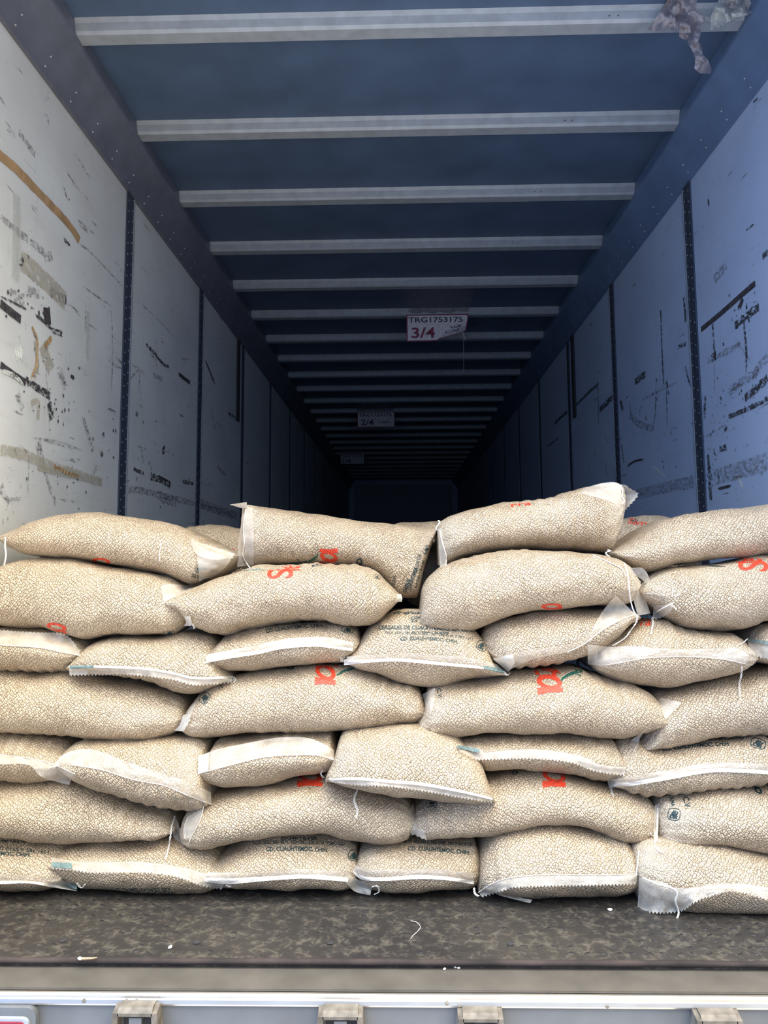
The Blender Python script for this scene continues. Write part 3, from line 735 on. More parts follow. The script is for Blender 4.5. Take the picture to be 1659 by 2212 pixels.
def text_tris(body, bold=0.0, shear=0.0, space=1.0):
    cu = bpy.data.curves.new('lettering', 'FONT'); cu.body = body; cu.offset = bold; cu.shear = shear; cu.space_character = space
    cu.align_x = 'CENTER'; cu.align_y = 'CENTER'; cu.resolution_u = 4
    o = bpy.data.objects.new('lettering', cu); COL.objects.link(o)
    dg = bpy.context.evaluated_depsgraph_get(); me = bpy.data.meshes.new_from_object(o.evaluated_get(dg))
    bpy.data.objects.remove(o); bpy.data.curves.remove(cu)
    bm = bmesh.new(); bm.from_mesh(me); bpy.data.meshes.remove(me)
    bmesh.ops.triangulate(bm, faces=bm.faces)
    xs = [v.co.x for v in bm.verts]; ys = [v.co.y for v in bm.verts]
    cx, cy = (min(xs)+max(xs))/2, (min(ys)+max(ys))/2; w_, h_ = max(xs)-min(xs), max(ys)-min(ys)
    for v in bm.verts: v.co = Vector(((v.co.x-cx)/w_, (v.co.y-cy)/h_, 0))
    return bm
def put2d(key, name, bm, cx, cy, wpx, hpx, rot, matn, arc=0.0, lift=0.0012, wob=0.0, fixed=None, maxlen=6.0, skew=0.0):
    """ink: unit-box 2-D mesh -> pixels -> onto the sack's own surface"""
    B = BAGS[key]; ca, sa = math.cos(rot), math.sin(rot)
    def f(v):
        x = v.x*wpx; y = v.y*hpx + arc*(1-4*v.x*v.x) + skew*v.x*wpx
        return Vector((cx + x*ca + y*sa, cy + x*sa - y*ca, 0))
    for v in bm.verts: v.co = f(v.co)
    for _ in range(4):
        es = [e for e in bm.edges if (e.verts[0].co-e.verts[1].co).length > maxlen]
        if not es: break
        bmesh.ops.subdivide_edges(bm, edges=es, cuts=1); bmesh.ops.triangulate(bm, faces=[q for q in bm.faces if len(q.verts) > 3])
    dead = []
    for v in bm.verts:
        if wob: v.co.x += noise.noise(v.co*0.25)*wob; v.co.y += noise.noise(v.co*0.25+Vector((9, 9, 0)))*wob
        if fixed: 
            v.co = fixed(v.co.x, v.co.y); continue
        h, d = hit(v.co.x, v.co.y, B['bvh'])
        if h is None or h*d.y > B['c'] + 0.10: dead.append(v)
        else: v.co = CAM + d*(h-lift)
    bmesh.ops.delete(bm, geom=dead, context='VERTS')
    if not bm.faces: bm.free(); return
    return obj(name, bm, M[matn], B['root'])
def text(key, body, cx, cy, wpx, hpx, rot=0, matn='ink', bold=0.02, shear=0.0, arc=0.0, wob=0.8, space=1.0, **k):
    return put2d(key, 'printed_text', text_tris(body, bold, shear, space), cx, cy, wpx, hpx, math.radians(rot), matn, arc, wob=wob, **k)
def letter_a(key, cx, cy, wpx, hpx, rot, name='printed_logo', mt='red'):
    bm = bmesh.new(); n = 28; A = []; Bq = []; sh = 0.22
    for q in range(n):
        a = 2*PI*q/n; x, y = math.cos(a), math.sin(a)
        A.append(bm.verts.new((-0.10 + 0.36*x + sh*0.5*y, 0.5*y, 0))); Bq.append(bm.verts.new((-0.08 + 0.17*x + sh*0.62*y*0.6, 0.30*y, 0)))
    for q in range(n): bm.faces.new((A[q], A[(q+1) % n], Bq[(q+1) % n], Bq[q]))
    bm.faces.new([bm.verts.new(v) for v in ((0.16, -0.30, 0), (0.14, -0.50, 0), (0.50, -0.50, 0), (0.46, -0.34, 0), (0.42, -0.10, 0), (0.46, 0.50, 0), (0.26, 0.52, 0), (0.20, 0.20, 0))])
    bmesh.ops.triangulate(bm, faces=bm.faces)
    return put2d(key, name, bm, cx, cy, wpx, hpx, math.radians(rot), mt, wob=1.2)
def poly(key, pts, matn='green', name='printed_swoosh'):
    bm = bmesh.new(); xs = [p[0] for p in pts]; ys = [p[1] for p in pts]
    f = bm.faces.new([bm.verts.new((p[0], -p[1], 0)) for p in pts]); bmesh.ops.triangulate(bm, faces=bm.faces)
    return put2d(key, name, bm, 0, 0, 1, 1, 0, matn, maxlen=9)
def emblem(key, cx, cy, w_, h_, rot=0):
    bm = bmesh.new()
    def ring(r0, r1, n=20, sq=3.5):
        A = []; Bv = []
        for q in range(n):
            a = 2*PI*q/n; c_, s_ = math.cos(a), math.sin(a); k = (abs(c_)**sq+abs(s_)**sq)**(-1/sq)
            A.append(bm.verts.new((c_*k*r0, s_*k*r0, 0))); Bv.append(bm.verts.new((c_*k*r1, s_*k*r1, 0)))
        for q in range(n): bm.faces.new((A[q], A[(q+1) % n], Bv[(q+1) % n], Bv[q]))
    ring(0.5, 0.44); 
    for x0, y0, x1, y1, t in ((-.3, -.25, -.05, .3, .05), (-.05, .3, .0, -.25, .06), (.05, -.25, .1, .3, .05), (.28, .25, .1, -.2, .06), (-.3, -.3, .3, -.3, .04), (-.2, .1, -.05, -.2, .05), (.3, -.1, .15, -.25, .04)):
        d = Vector((x1-x0, y1-y0)).normalized(); nx, ny = -d.y*t, d.x*t
        bm.faces.new([bm.verts.new(q) for q in ((x0+nx, y0+ny, 0), (x1+nx, y1+ny, 0), (x1-nx, y1-ny, 0), (x0-nx, y0-ny, 0))])
    bmesh.ops.triangulate(bm, faces=bm.faces)
    return put2d(key, 'printed_emblem', bm, cx, cy, w_, h_, math.radians(rot), 'ink', wob=0.6)
G1 = 'bean sacks in the front wall of the pile'
C = 2.065
R_ = -62; RR = 1815
# bottom course -------------------------------------------------
sack('1a', C, [(R_,1850),(-45,1812),(0,1800),(70,1806),(130,1818),(158,1840),(170,1868)], [(R_,1860),(-45,1915),(0,1924),(90,1926),(150,1918),(172,1872)],
     'floor-level bean sack with dark address lines, cut by the left picture edge', True, [(0,1905),(160,1912)], group=G1)
sack('1b', C, [(106,1862),(120,1848),(162,1826),(250,1815),(338,1814),(422,1824),(466,1838),(488,1880)], [(106,1866),(150,1894),(202,1924),(270,1932),(439,1932),(478,1920),(488,1884)],
     'bean sack in the bottom course with upside-down lettering beneath its zigzag hem, left of centre', True, [(111,1866),(250,1875),(440,1900)], group=G1)
sack('1c', C, [(442,1895),(452,1876),(501,1836),(559,1810),(619,1802),(687,1804),(738,1818),(768,1834),(778,1868)], [(442,1899),(495,1916),(582,1919),(670,1922),(738,1926),(770,1915),(778,1872)],
     'floor-level bean sack left of centre, address lines printed above its white folded hem', True, [(442,1899),(620,1893),(760,1902)], group=G1)
sack('1d', C, [(766,1876),(781,1838),(822,1820),(890,1814),(960,1812),(1020,1818),(1037,1850)], [(766,1886),(800,1918),(868,1925),(928,1926),(1005,1922),(1032,1914),(1037,1856)],
     'small lettered bean sack on the floor, touching the domed plain sack on its right', True, [(770,1888),(880,1892),(1025,1905)], ends=('p', 'b'), group=G1)
sack('1e', 2.035, [(1031,1922),(1038,1850),(1069,1806),(1117,1787),(1191,1781),(1265,1789),(1333,1809),(1362,1832),(1378,1890)], [(1031,1926),(1096,1938),(1198,1944),(1316,1942),(1360,1930),(1378,1896)],
     'tall domed bean sack on the floor, unprinted above its wavy pinked hem', True, [(1035,1922),(1150,1905),(1376,1892)], group=G1)
sack('1f', 1.985, [(1366,1880),(1372,1838),(1392,1824),(1480,1822),(1560,1830),(1630,1842),(1690,1862),(1735,1900)], [(1366,1900),(1385,1962),(1421,1976),(1504,1978),(1600,1978),(1690,1974),(1735,1908)],
     'lower right bean sack on the floor with a big loose flap and dangling cord', True, [(1380,1900),(1560,1925),(1700,1935)], ends=('b', 'p'), group=G1, loose=(0.9, 0.4))
# second course: long sacks --------------------------------------
sack('2a', C, [(R_,1745),(-45,1705),(-20,1690),(60,1686),(169,1690),(236,1708),(304,1736),(366,1756),(388,1785)], [(R_,1750),(-45,1798),(0,1803),(51,1810),(118,1817),(169,1822),(236,1817),(300,1813),(338,1812),(370,1802),(388,1788)],
     'long bean sack at the left edge, resting directly on the floor-level sacks', group=G1)
sack('2b', C-.005, [(394,1800),(402,1765),(430,1735),(470,1712),(530,1698),(603,1690),(653,1682),(704,1680),(760,1692),(820,1712),(873,1730),(896,1762)], [(394,1804),(410,1828),(451,1836),(501,1826),(552,1809),(619,1802),(687,1804),(754,1816),(822,1821),(880,1810),(896,1770)],
     'long sagging bean sack with half a red letter, left of centre, second course up', group=G1, loose=(1.0, 0.8), ends=('b', 'p'))
sack('2c', C, [(888,1778),(898,1750),(930,1728),(1000,1698),(1069,1678),(1164,1668),(1231,1678),(1299,1698),(1383,1722),(1412,1745),(1420,1780)], [(888,1782),(905,1804),(928,1810),(995,1811),(1063,1805),(1130,1789),(1181,1780),(1248,1785),(1316,1806),(1366,1822),(1405,1816),(1420,1786)],
     'long bean sack arching over the domed sack, small emblem at its left end', group=G1, ends=('p', 'b'), loose=(0.7, 0.6))
sack('2d', 2.03, [(1418,1810),(1418,1755),(1430,1726),(1470,1715),(1532,1706),(1615,1701),(1700,1700),(1752,1712),(RR,1760)], [(1418,1818),(1435,1835),(1480,1834),(1532,1830),(1590,1836),(1640,1846),(1700,1856),(1752,1850),(RR,1764)],
     'right edge bean sack with a square emblem and vertical lettering, second course up', group=G1, ends=('b', 'p'), loose=(1.0, 0.3))
# third course: ends --------------------------------------------
sack('3a', C, [(R_,1620),(-45,1590),(0,1583),(80,1583),(130,1592),(158,1612),(168,1650)], [(R_,1640),(-45,1678),(0,1683),(68,1688),(118,1690),(155,1682),(168,1656)],
     'left edge bean sack whose film hem twists into a square tab, third course up', True, [(0,1645),(160,1665)], group=G1)
sack('3b', 2.03, [(140,1650),(150,1620),(189,1600),(236,1597),(338,1596),(405,1594),(445,1610),(462,1660),(458,1728)], [(140,1656),(162,1676),(186,1691),(253,1714),(321,1741),(388,1752),(435,1755),(452,1745),(458,1734)],
     'tilted bean sack sliding down to the right with a broad clear flap across its front', True, [(150,1655),(290,1685),(455,1738)], group=G1, loose=(0.6, 0.6))
sack('3c', C-.01, [(430,1660),(450,1632),(474,1598),(535,1586),(636,1581),(715,1581),(742,1600),(735,1648)], [(430,1668),(461,1692),(501,1700),(569,1698),(636,1684),(700,1674),(735,1654)],
     'small bean sack with a curved clear flap sewn along a fine white line', True, [(430,1668),(560,1638),(724,1642)], group=G1)
sack('3d', 2.0, [(706,1678),(722,1640),(738,1590),(760,1576),(805,1572),(889,1566),(960,1580),(1005,1610),(1039,1652),(1056,1700),(1066,1724)], [(706,1684),(738,1695),(805,1714),(873,1728),(911,1730),(995,1731),(1050,1732),(1066,1730)],
     'bulging square bean sack at the centre with a zigzag hem along its bottom edge', True, [(707,1684),(860,1692),(1063,1726)], group=G1, loose=(0.7, 0.5))
sack('3e', C, [(985,1608),(1000,1592),(1063,1588),(1164,1583),(1265,1588),(1316,1596),(1336,1628),(1352,1664)], [(985,1614),(1022,1642),(1049,1662),(1147,1664),(1214,1671),(1282,1683),(1325,1682),(1352,1670)],
     'flat bean sack with grey-green hem tab, just right of the bulging centre sack', True, [(985,1612),(1170,1622),(1350,1660)], group=G1)
sack('3f', C, [(1313,1690),(1322,1640),(1328,1604),(1360,1592),(1421,1610),(1477,1604),(1560,1592),(1634,1588),(1665,1615),(1690,1665)], [(1313,1696),(1350,1712),(1394,1718),(1477,1714),(1560,1704),(1640,1696),(1675,1688),(1690,1670)],
     'bean sack with one black town line above a straight white hem, near the right edge', True, [(1314,1694),(1440,1680),(1680,1668)], group=G1, loose=(0.6, 0.6))
sack('3g', 2.09, [(1640,1650),(1650,1610),(1680,1584),(1760,1578),(1785,1590),(RR,1640)], [(1640,1655),(1700,1692),(1760,1698),(1785,1688),(RR,1645)],
     'bean sack barely in view in the dark gap at the right edge, third course', True, group=G1)
# fourth course: long sacks -------------------------------------
sack('4a', C, [(R_,1510),(-45,1458),(0,1445),(68,1448),(149,1453),(236,1463),(304,1476),(371,1494),(402,1514),(410,1545)], [(R_,1516),(-45,1574),(0,1583),(80,1583),(135,1586),(203,1595),(304,1596),(375,1584),(402,1566),(410,1550)],
     'long bean sack at the left edge, fine pale creases down its front, fourth course', group=G1)
sack('4b', C, [(398,1565),(412,1530),(441,1494),(508,1464),(609,1440),(676,1435),(761,1440),(845,1462),(903,1488),(922,1536)], [(398,1570),(420,1586),(468,1592),(535,1588),(636,1581),(738,1579),(805,1573),(880,1562),(912,1550),(922,1540)],
     'long bean sack left of centre with red letter, green stroke and small dark ring', group=G1, loose=(0.9, 0.3))
sack('4c', C-.01, [(892,1590),(900,1560),(916,1520),(925,1486),(995,1470),(1096,1456),(1150,1446),(1230,1440),(1299,1460),(1383,1486),(1412,1510),(1436,1555)], [(892,1594),(925,1597),(995,1592),(1096,1583),(1181,1582),(1282,1590),(1330,1592),(1380,1586),(1415,1574),(1436,1559)],
     'long bean sack right of centre with red letters and a green swoosh', group=G1, loose=(0.8, 0.5))
sack('4d', C+.01, [(1373,1610),(1388,1585),(1402,1540),(1410,1500),(1449,1485),(1532,1466),(1601,1452),(1700,1440),(1752,1450),(RR,1520)], [(1373,1615),(1394,1616),(1449,1608),(1504,1599),(1587,1588),(1659,1583),(1752,1580),(RR,1524)],
     'right edge bean sack sloping to a tied tip at lower left, fourth course up', group=G1, loose=(0.9, 0.3))
# fifth course: ends ---------------------------------------------
sack('5a', C, [(R_,1390),(-45,1356),(0,1351),(101,1355),(145,1368),(180,1382),(198,1402)], [(R_,1400),(-45,1438),(0,1443),(84,1450),(149,1452),(180,1440),(198,1410)],
     'left edge bean sack with a broad clear flap folded up over its front', True, [(0,1398),(180,1415)], group=G1)
sack('5b', C-.01, [(160,1440),(182,1412),(209,1386),(253,1373),(338,1373),(405,1368),(450,1372),(474,1395),(484,1430),(506,1462)], [(160,1446),(240,1460),(287,1464),(338,1473),(388,1490),(422,1497),(473,1487),(496,1474),(506,1468)],
     'bean sack with striped tab and long sagging pinked hem, upper left of the pile', True, [(155,1445),(300,1450),(500,1468)], group=G1)
sack('5c', C, [(445,1415),(467,1398),(491,1376),(541,1358),(609,1348),(693,1343),(744,1348),(770,1358),(779,1380)], [(445,1422),(460,1431),(501,1451),(541,1452),(609,1443),(676,1436),(737,1435),(765,1420),(779,1388)],
     'bean sack with lettering curving above its white hem and an oval emblem at right', True, [(447,1425),(600,1400),(765,1408)], group=G1)
sack('5d', C-.005, [(745,1422),(774,1392),(791,1362),(828,1334),(860,1322),(930,1318),(990,1330),(1028,1362),(1049,1390),(1062,1424),(1095,1452)], [(745,1430),(761,1437),(794,1452),(845,1472),(890,1480),(943,1483),(1021,1466),(1070,1460),(1095,1457)],
     'bean sack at the centre showing the most black lettering, several lines, beneath two upper sacks', True, [(745,1430),(880,1428),(1084,1454)], group=G1, ab=0.5, loose=(0.6, 0.6))
sack('5e', C-.005, [(1038,1375),(1050,1352),(1099,1334),(1162,1320),(1240,1314),(1313,1312),(1350,1314),(1372,1330)], [(1038,1388),(1056,1424),(1076,1436),(1099,1443),(1162,1443),(1225,1431),(1272,1415),(1319,1382),(1350,1352),(1372,1336)],
     'bean sack with a wide white flap rising to a point at its right', True, [(1070,1435),(1225,1405),(1372,1330)], group=G1, ends=('b', 'p'))
sack('5f', C-.01, [(1270,1420),(1290,1392),(1325,1372),(1366,1348),(1394,1340),(1435,1343),(1477,1358),(1546,1364),(1585,1375),(1606,1395),(1618,1415)], [(1270,1428),(1280,1445),(1311,1463),(1380,1482),(1435,1488),(1504,1475),(1560,1458),(1600,1440),(1618,1420)],
     'bean sack with a wide crumpled clear flap and two hanging stitch chains, upper right', True, [(1270,1435),(1400,1425),(1610,1430)], group=G1, loose=(0.6, 0.8))
sack('5g', C, [(1612,1390),(1625,1362),(1643,1349),(1720,1338),(1752,1345),(RR,1390)], [(1612,1400),(1623,1426),(1659,1438),(1720,1446),(1752,1440),(RR,1396)],
     'bean sack cut by the right picture edge with a teal striped tab on its hem', True, [(1615,1400),(1659,1405)], group=G1)
# sixth course: long sacks ---------------------------------------
sack('6a', C, [(R_,1290),(-45,1245),(0,1228),(34,1213),(84,1206),(152,1210),(236,1221),(338,1242),(380,1258),(408,1290),(410,1332)], [(R_,1296),(-45,1346),(0,1352),(101,1355),(152,1371),(203,1379),(270,1371),(371,1371),(400,1354),(410,1338)],
     'fat bean sack second from the top at the left edge, rippled along its front', group=G1)
sack('6b', C-.01, [(358,1300),(388,1285),(432,1265),(491,1237),(575,1220),(676,1217),(761,1219),(805,1230),(838,1259),(866,1288)], [(358,1305),(400,1322),(422,1352),(440,1361),(491,1370),(541,1357),(609,1347),(693,1342),(778,1349),(811,1344),(845,1314),(866,1293)],
     'plump bean sack left of centre with squashed red letters on its top', group=G1, loose=(0.6, 0.3))
sack('6c', C-.02, [(905,1358),(908,1310),(913,1271),(927,1246),(968,1218),(1037,1199),(1131,1186),(1225,1189),(1303,1200),(1350,1221),(1372,1255)], [(905,1363),(958,1369),(1021,1363),(1052,1350),(1099,1334),(1146,1322),(1225,1315),(1313,1311),(1355,1300),(1372,1262)],
     'bow-shaped bean sack right of centre, its lower left corner drooping to a tied tip', group=G1, loose=(0.3, 1.0))
sack('6d', C, [(1372,1275),(1394,1250),(1421,1234),(1477,1225),(1560,1216),(1659,1200),(1760,1200),(1785,1225),(RR,1275)], [(1372,1285),(1405,1310),(1438,1338),(1477,1355),(1532,1362),(1587,1360),(1659,1342),(1760,1338),(1785,1320),(RR,1280)],
     'fat right edge bean sack with red letters on top and a puckered left end', group=G1, loose=(0.9, 0.3))
# top course -----------------------------------------------------
sack('7a', 2.11, [(12,1160),(51,1139),(101,1117),(152,1108),(219,1110),(287,1121),(371,1134),(422,1152),(473,1182),(508,1200)], [(12,1164),(34,1182),(84,1203),(152,1209),(236,1222),(371,1248),(429,1262),(473,1242),(500,1216),(508,1205)],
     'topmost bean sack at the left, its right end loose yellowish film with upside-down print', group=G1, ab=0.3, loose=(0.4, 1.6))
sack('7b', 2.20, [(524,1098),(536,1090),(565,1092),(642,1107),(744,1121),(828,1131),(879,1138),(925,1140),(943,1142)], [(524,1228),(560,1226),(676,1222),(761,1226),(805,1240),(838,1266),(866,1293),(899,1293),(916,1230),(943,1146)],
     'topmost bean sack left of centre with red letter, vertical address lines at its right', group=G1, ab=0.28, ends=('b', 'p'), loose=(1.1, 0.3))
sack('7c', 2.13, [(946,1132),(974,1116),(1021,1101),(1099,1088),(1162,1081),(1225,1067),(1272,1050),(1318,1041),(1340,1050),(1346,1075)], [(946,1220),(960,1222),(1000,1208),(1037,1199),(1131,1186),(1225,1189),(1290,1198),(1310,1198),(1328,1165),(1346,1090)],
     'highest bean sack, right of centre, rising to an empty clear pinked corner', group=G1, ab=0.3, ends=('b', 'b'), loose=(0.6, 1.5))
sack('7d', 2.10, [(1314,1194),(1352,1174),(1394,1145),(1435,1123),(1504,1110),(1587,1101),(1659,1097),(1760,1100),(1785,1125),(RR,1170)], [(1314,1198),(1330,1211),(1394,1241),(1449,1226),(1518,1215),(1659,1201),(1760,1200),(1785,1200),(RR,1176)],
     'topmost bean sack at the right edge, tapering to a tied tip at its left', group=G1, ab=0.3, loose=(0.5, 0.3))
# sacks standing behind the front wall ---------------------------
G2 = 'bean sacks behind the front wall of the pile'
sack('8a', 2.60, [(372,1190),(400,1142),(450,1135),(500,1140),(560,1150),(620,1185)], [(372,1196),(420,1280),(500,1290),(570,1280),(620,1192)],
     'bean sack behind the gap between the top left sack and the next, mostly hidden', group=G2, ab=0.2)
sack('8b', 2.62, [(800,1180),(832,1140),(870,1128),(930,1124),(990,1128),(1040,1150),(1062,1180)], [(800,1186),(850,1275),(930,1290),(1010,1275),(1062,1186)],
     'bean sack behind the dip between the two highest sacks, only its low crest showing', group=G2, ab=0.2)
sack('8c', 2.40, [(880,1290),(893,1225),(915,1180),(940,1165),(975,1170),(1020,1200),(1055,1250)], [(880,1294),(905,1308),(960,1312),(1020,1300),(1055,1256)],
     'bean sack seen in the narrow gap under the dip, with wrinkled clear film', group=G2, ab=0.12, loose=(1.6, 0.8))
sack('8d', 2.60, [(1262,1180),(1290,1135),(1340,1118),(1400,1116),(1450,1122),(1500,1150),(1525,1180)], [(1262,1186),(1310,1265),(1390,1280),(1460,1265),(1525,1186)],
     'bean sack behind the right gap, with a little red and green print on its crest', group=G2, ab=0.2)
sack('8e', 2.52, [(400,1262),(430,1240),(500,1232),(570,1236),(610,1262)], [(400,1266),(440,1300),(500,1310),(570,1300),(610,1266)],
     'bean sack low in the left gap, showing two lines of black print', True, group=G2, ab=0.2)
sack('8f', 2.42, [(1335,1262),(1352,1236),(1400,1226),(1450,1232),(1490,1262)], [(1335,1266),(1360,1305),(1410,1318),(1460,1305),(1490,1266)],
     'bean sack in the right gap behind the torn clear film ends', True, group=G2, ab=0.2, loose=(1, 1))
ALLB[0] = BVHTree.FromPolygons(ALLV, ALLF)
# ------------------------------------------------------------------ flaps, hems, threads and print
F, HM = 'mouth_flap', 'folded_hem'
# bottom course
strip('1a', F, [(-45,1895),(0,1903),(81,1907),(165,1921)], [(-45,1880),(0,1888),(81,1893),(150,1905)], 'film')
strip('1a', HM, [(-45,1898),(0,1902),(60,1902),(120,1911),(166,1921)], [(-45,1905),(0,1910),(60,1908),(120,1918),(166,1925)], 'hem')
strip('1a', 'striped_tab', [(130,1903),(166,1911)], [(130,1913),(166,1921)], 'grey_ink', lift=(.004, .006), label='grey-green striped tab')
strip('1b', F, [(111,1852),(160,1860),(216,1864),(304,1862),(388,1873),(439,1886),(486,1896)], [(111,1876),(160,1880),(202,1886),(304,1885),(380,1894),(430,1912),(480,1921)], 'film', zig=2.2)
strip('1b', 'striped_tab', [(112,1862),(155,1864)], [(112,1873),(155,1876)], 'grey_ink', lift=(.010, .012), label='grey-green striped tab')
strip('1c', F, [(442,1897),(520,1899),(620,1892),(704,1895),(752,1900)], [(450,1884),(530,1885),(620,1877),(704,1880),(754,1884)], 'film')
strip('1c', HM, [(441,1895),(470,1898),(560,1894),(650,1889),(704,1891),(752,1896)], [(442,1904),(490,1910),(560,1904),(650,1898),(704,1901),(752,1905)], 'hem', lift=(.004, .008))
strip('1c', 'twisted_tail', [(748,1890),(770,1898),(803,1918)], [(742,1900),(765,1925),(800,1934)], 'film', lift=(.004, .006))
strip('1d', F, [(762,1880),(790,1892),(850,1892),(928,1890),(1022,1902)], [(768,1868),(795,1878),(850,1878),(928,1876),(1024,1886)], 'film')
strip('1d', HM, [(762,1880),(785,1893),(830,1895),(900,1890),(960,1893),(1024,1903)], [(762,1884),(783,1900),(830,1903),(900,1899),(960,1901),(1023,1910)], 'hem', lift=(.004, .008))
strip('1e', F, [(1035,1928),(1069,1905),(1113,1894),(1198,1889),(1299,1890),(1377,1888)], [(1040,1938),(1080,1926),(1113,1917),(1198,1914),(1299,1912),(1374,1910)], 'film', zig=2.4)
thread('1e', [(1033,1928),(1069,1906),(1113,1894),(1198,1889),(1299,1890),(1377,1888)], r=0.0009)
strip('1e', 'loose_strap', [(1073,1930),(1110,1936),(1150,1944)], [(1078,1934),(1105,1941),(1145,1951)], 'film', lift=(.01, .012))
strip('1f', F, [(1381,1896),(1430,1905),(1466,1918),(1546,1912),(1615,1914),(1659,1928),(1700,1935)], [(1377,1966),(1420,1972),(1471,1968),(1500,1950),(1535,1936),(1590,1926),(1690,1955)], 'film', zig=2.6, lift=(.003, .018), crinkle=.006, nv=10)
strip('1f', 'upper_flap', [(1466,1922),(1546,1920),(1615,1925),(1700,1945)], [(1480,1918),(1546,1908),(1615,1910),(1700,1925)], 'film', lift=(.002, .006))
thread('1f', [(1388,1896),(1420,1910),(1450,1918),(1463,1928),(1459,1948),(1466,1970),(1461,1986),(1450,1996),(1436,1999)], 'dangling_cord', r=0.0024, lift=0.022)
thread('1f', [(1380,1838),(1378,1860),(1374,1892)], 'end_seam', r=.002, lift=.004)
# second course
thread('2a', [(378,1762),(371,1785),(367,1815),(362,1840),(357,1856)], 'dangling_cord', r=.0013, lift=.012, chain=True)
strip('2a', 'end_ear', [(378,1762),(372,1800),(378,1812)], [(386,1780),(392,1805),(396,1826)], 'film', lift=(.004, .006), nu=8)
strip('2b', 'end_ear', [(440,1744),(430,1770),(410,1810)], [(404,1765),(396,1790),(398,1812)], 'film', lift=(.003, .006), nu=10)
thread('2b', [(440,1742),(432,1772),(414,1806),(408,1822)], r=.0012)
strip('2b', 'right_ear', [(880,1755),(892,1780),(886,1806)], [(893,1735),(900,1782),(905,1800)], 'film', lift=(.003, .006), nu=8)
strip('2c', 'left_ear', [(896,1778),(905,1790),(915,1793)], [(886,1800),(905,1808),(922,1815)], 'film', lift=(.004, .01), nu=8, nv=5, zig=2)
thread('2c', [(1404,1800),(1412,1806),(1418,1790),(1419,1760)], r=.0009)
emblem('2c', 932, 1737, 23, 18, 2)
letter_a('2c', 1197, 1679, 46, 50, 90)
letter_a('2b', 669, 1680, 40, 54, 90)
text('2c', 'o', 1112, 1669, 14, 8, 0, 'ink', bold=.02)
thread('2d', [(1421,1745),(1420,1790),(1416,1818)], 'end_seam', r=.0022, lift=.004)
strip('2d', 'end_ear', [(1424,1735),(1422,1780),(1421,1815)], [(1414,1740),(1412,1785),(1413,1826)], 'film', lift=(.003, .005), nu=10, nv=5)
thread('2d', [(1413,1824),(1422,1836),(1432,1842)], 'knotted_thread', r=.0012, chain=True, lift=.006)
emblem('2d', 1456, 1759, 28, 27, 8)
text('2d', 'DE C.V.', 1481, 1722, 50, 13, 76, 'ink')
text('2d', 'REFORMA', 1450, 1722, 40, 9, 76, 'ink')
text('2d', 'o', 1638, 1707, 20, 12, 40, 'ink', bold=.02)
# third course
strip('3a', F, [(-45,1625),(0,1631),(68,1640),(111,1650),(160,1672)], [(-45,1648),(0,1651),(61,1652),(90,1678),(149,1696)], 'film', zig=0, crinkle=.004)
thread('3a', [(-45,1625),(0,1630),(68,1639),(111,1649),(162,1672)], r=.0009)
strip('3b', F, [(103,1660),(152,1652),(219,1663),(287,1684),(354,1697),(405,1718),(457,1738)], [(116,1649),(145,1626),(200,1619),(270,1644),(338,1667),(405,1688),(455,1712)], 'film', lift=(.003, .012), crinkle=.005, nv=9)
thread('3b', [(152,1652),(219,1663),(287,1684),(354,1697),(405,1718),(457,1738)], r=.0009)
strip('3c', F, [(427,1671),(501,1652),(569,1636),(636,1631),(687,1632),(721,1642)], [(430,1634),(468,1619),(535,1605),(603,1593),(670,1595),(722,1620)], 'film', lift=(.003, .010), nv=9)
strip('3c', 'reinforced_tab', [(428,1670),(450,1665)], [(428,1633),(452,1626)], 'hem', lift=(.008, .012), nu=8)
thread('3c', [(427,1672),(501,1652),(569,1636),(636,1631),(687,1632),(721,1642)], r=.0009)
thread('3c', [(697,1663),(693,1672),(700,1680),(704,1672)], 'knotted_thread', r=.0011, chain=True)
strip('3d', F, [(707,1683),(771,1680),(850,1686),(911,1691),(995,1707),(1064,1724)], [(720,1690),(780,1697),(839,1699),(928,1711),(1000,1724),(1062,1733)], 'film', zig=2.2)
strip('3d', HM, [(709,1682),(771,1679),(850,1685),(911,1690),(995,1706),(1064,1723)], [(715,1686),(771,1685),(850,1692),(911,1697),(995,1712),(1064,1728)], 'hem', lift=(.003, .008), nv=4)
thread('3d', [(772,1706),(765,1728),(772,1750),(769,1768)], 'dangling_cord', r=.0013, lift=.02, chain=True)
strip('3e', F, [(985,1611),(1036,1620),(1049,1626),(1100,1621),(1164,1619),(1248,1632),(1299,1652),(1353,1657)], [(992,1622),(1025,1640),(1049,1641),(1147,1639),(1231,1647),(1285,1666),(1348,1675)], 'film', zig=2.2)
strip('3e', 'striped_tab', [(987,1609),(1036,1618)], [(990,1616),(1036,1626)], 'grey_ink', lift=(.009, .011), label='grey-green striped tab')
strip('3f', F, [(1314,1697),(1366,1694),(1435,1681),(1532,1665),(1600,1664),(1680,1670)], [(1312,1684),(1366,1678),(1435,1664),(1532,1648),(1600,1648),(1680,1652)], 'film')
strip('3f', HM, [(1313,1690),(1366,1688),(1435,1676),(1532,1661),(1600,1661),(1680,1666)], [(1316,1702),(1366,1697),(1435,1686),(1532,1669),(1600,1669),(1680,1674)], 'hem', lift=(.004, .008))
thread('3f', [(1320,1702),(1322,1712),(1326,1720)], 'knotted_thread', r=.0012, chain=True)
text('3f', 'CD. CUAUHTEMOC, CHIH.', 1504, 1613, 146, 11, -5, 'ink', arc=2, bold=.03)
text('3f', 'TELS: (625) 582-0815, 582-1282, 582-0165 Y 581-1651', 1500, 1602, 215, 8, -4, 'ink', arc=3, bold=.01)
emblem('3f', 1638, 1606, 34, 22, 20)
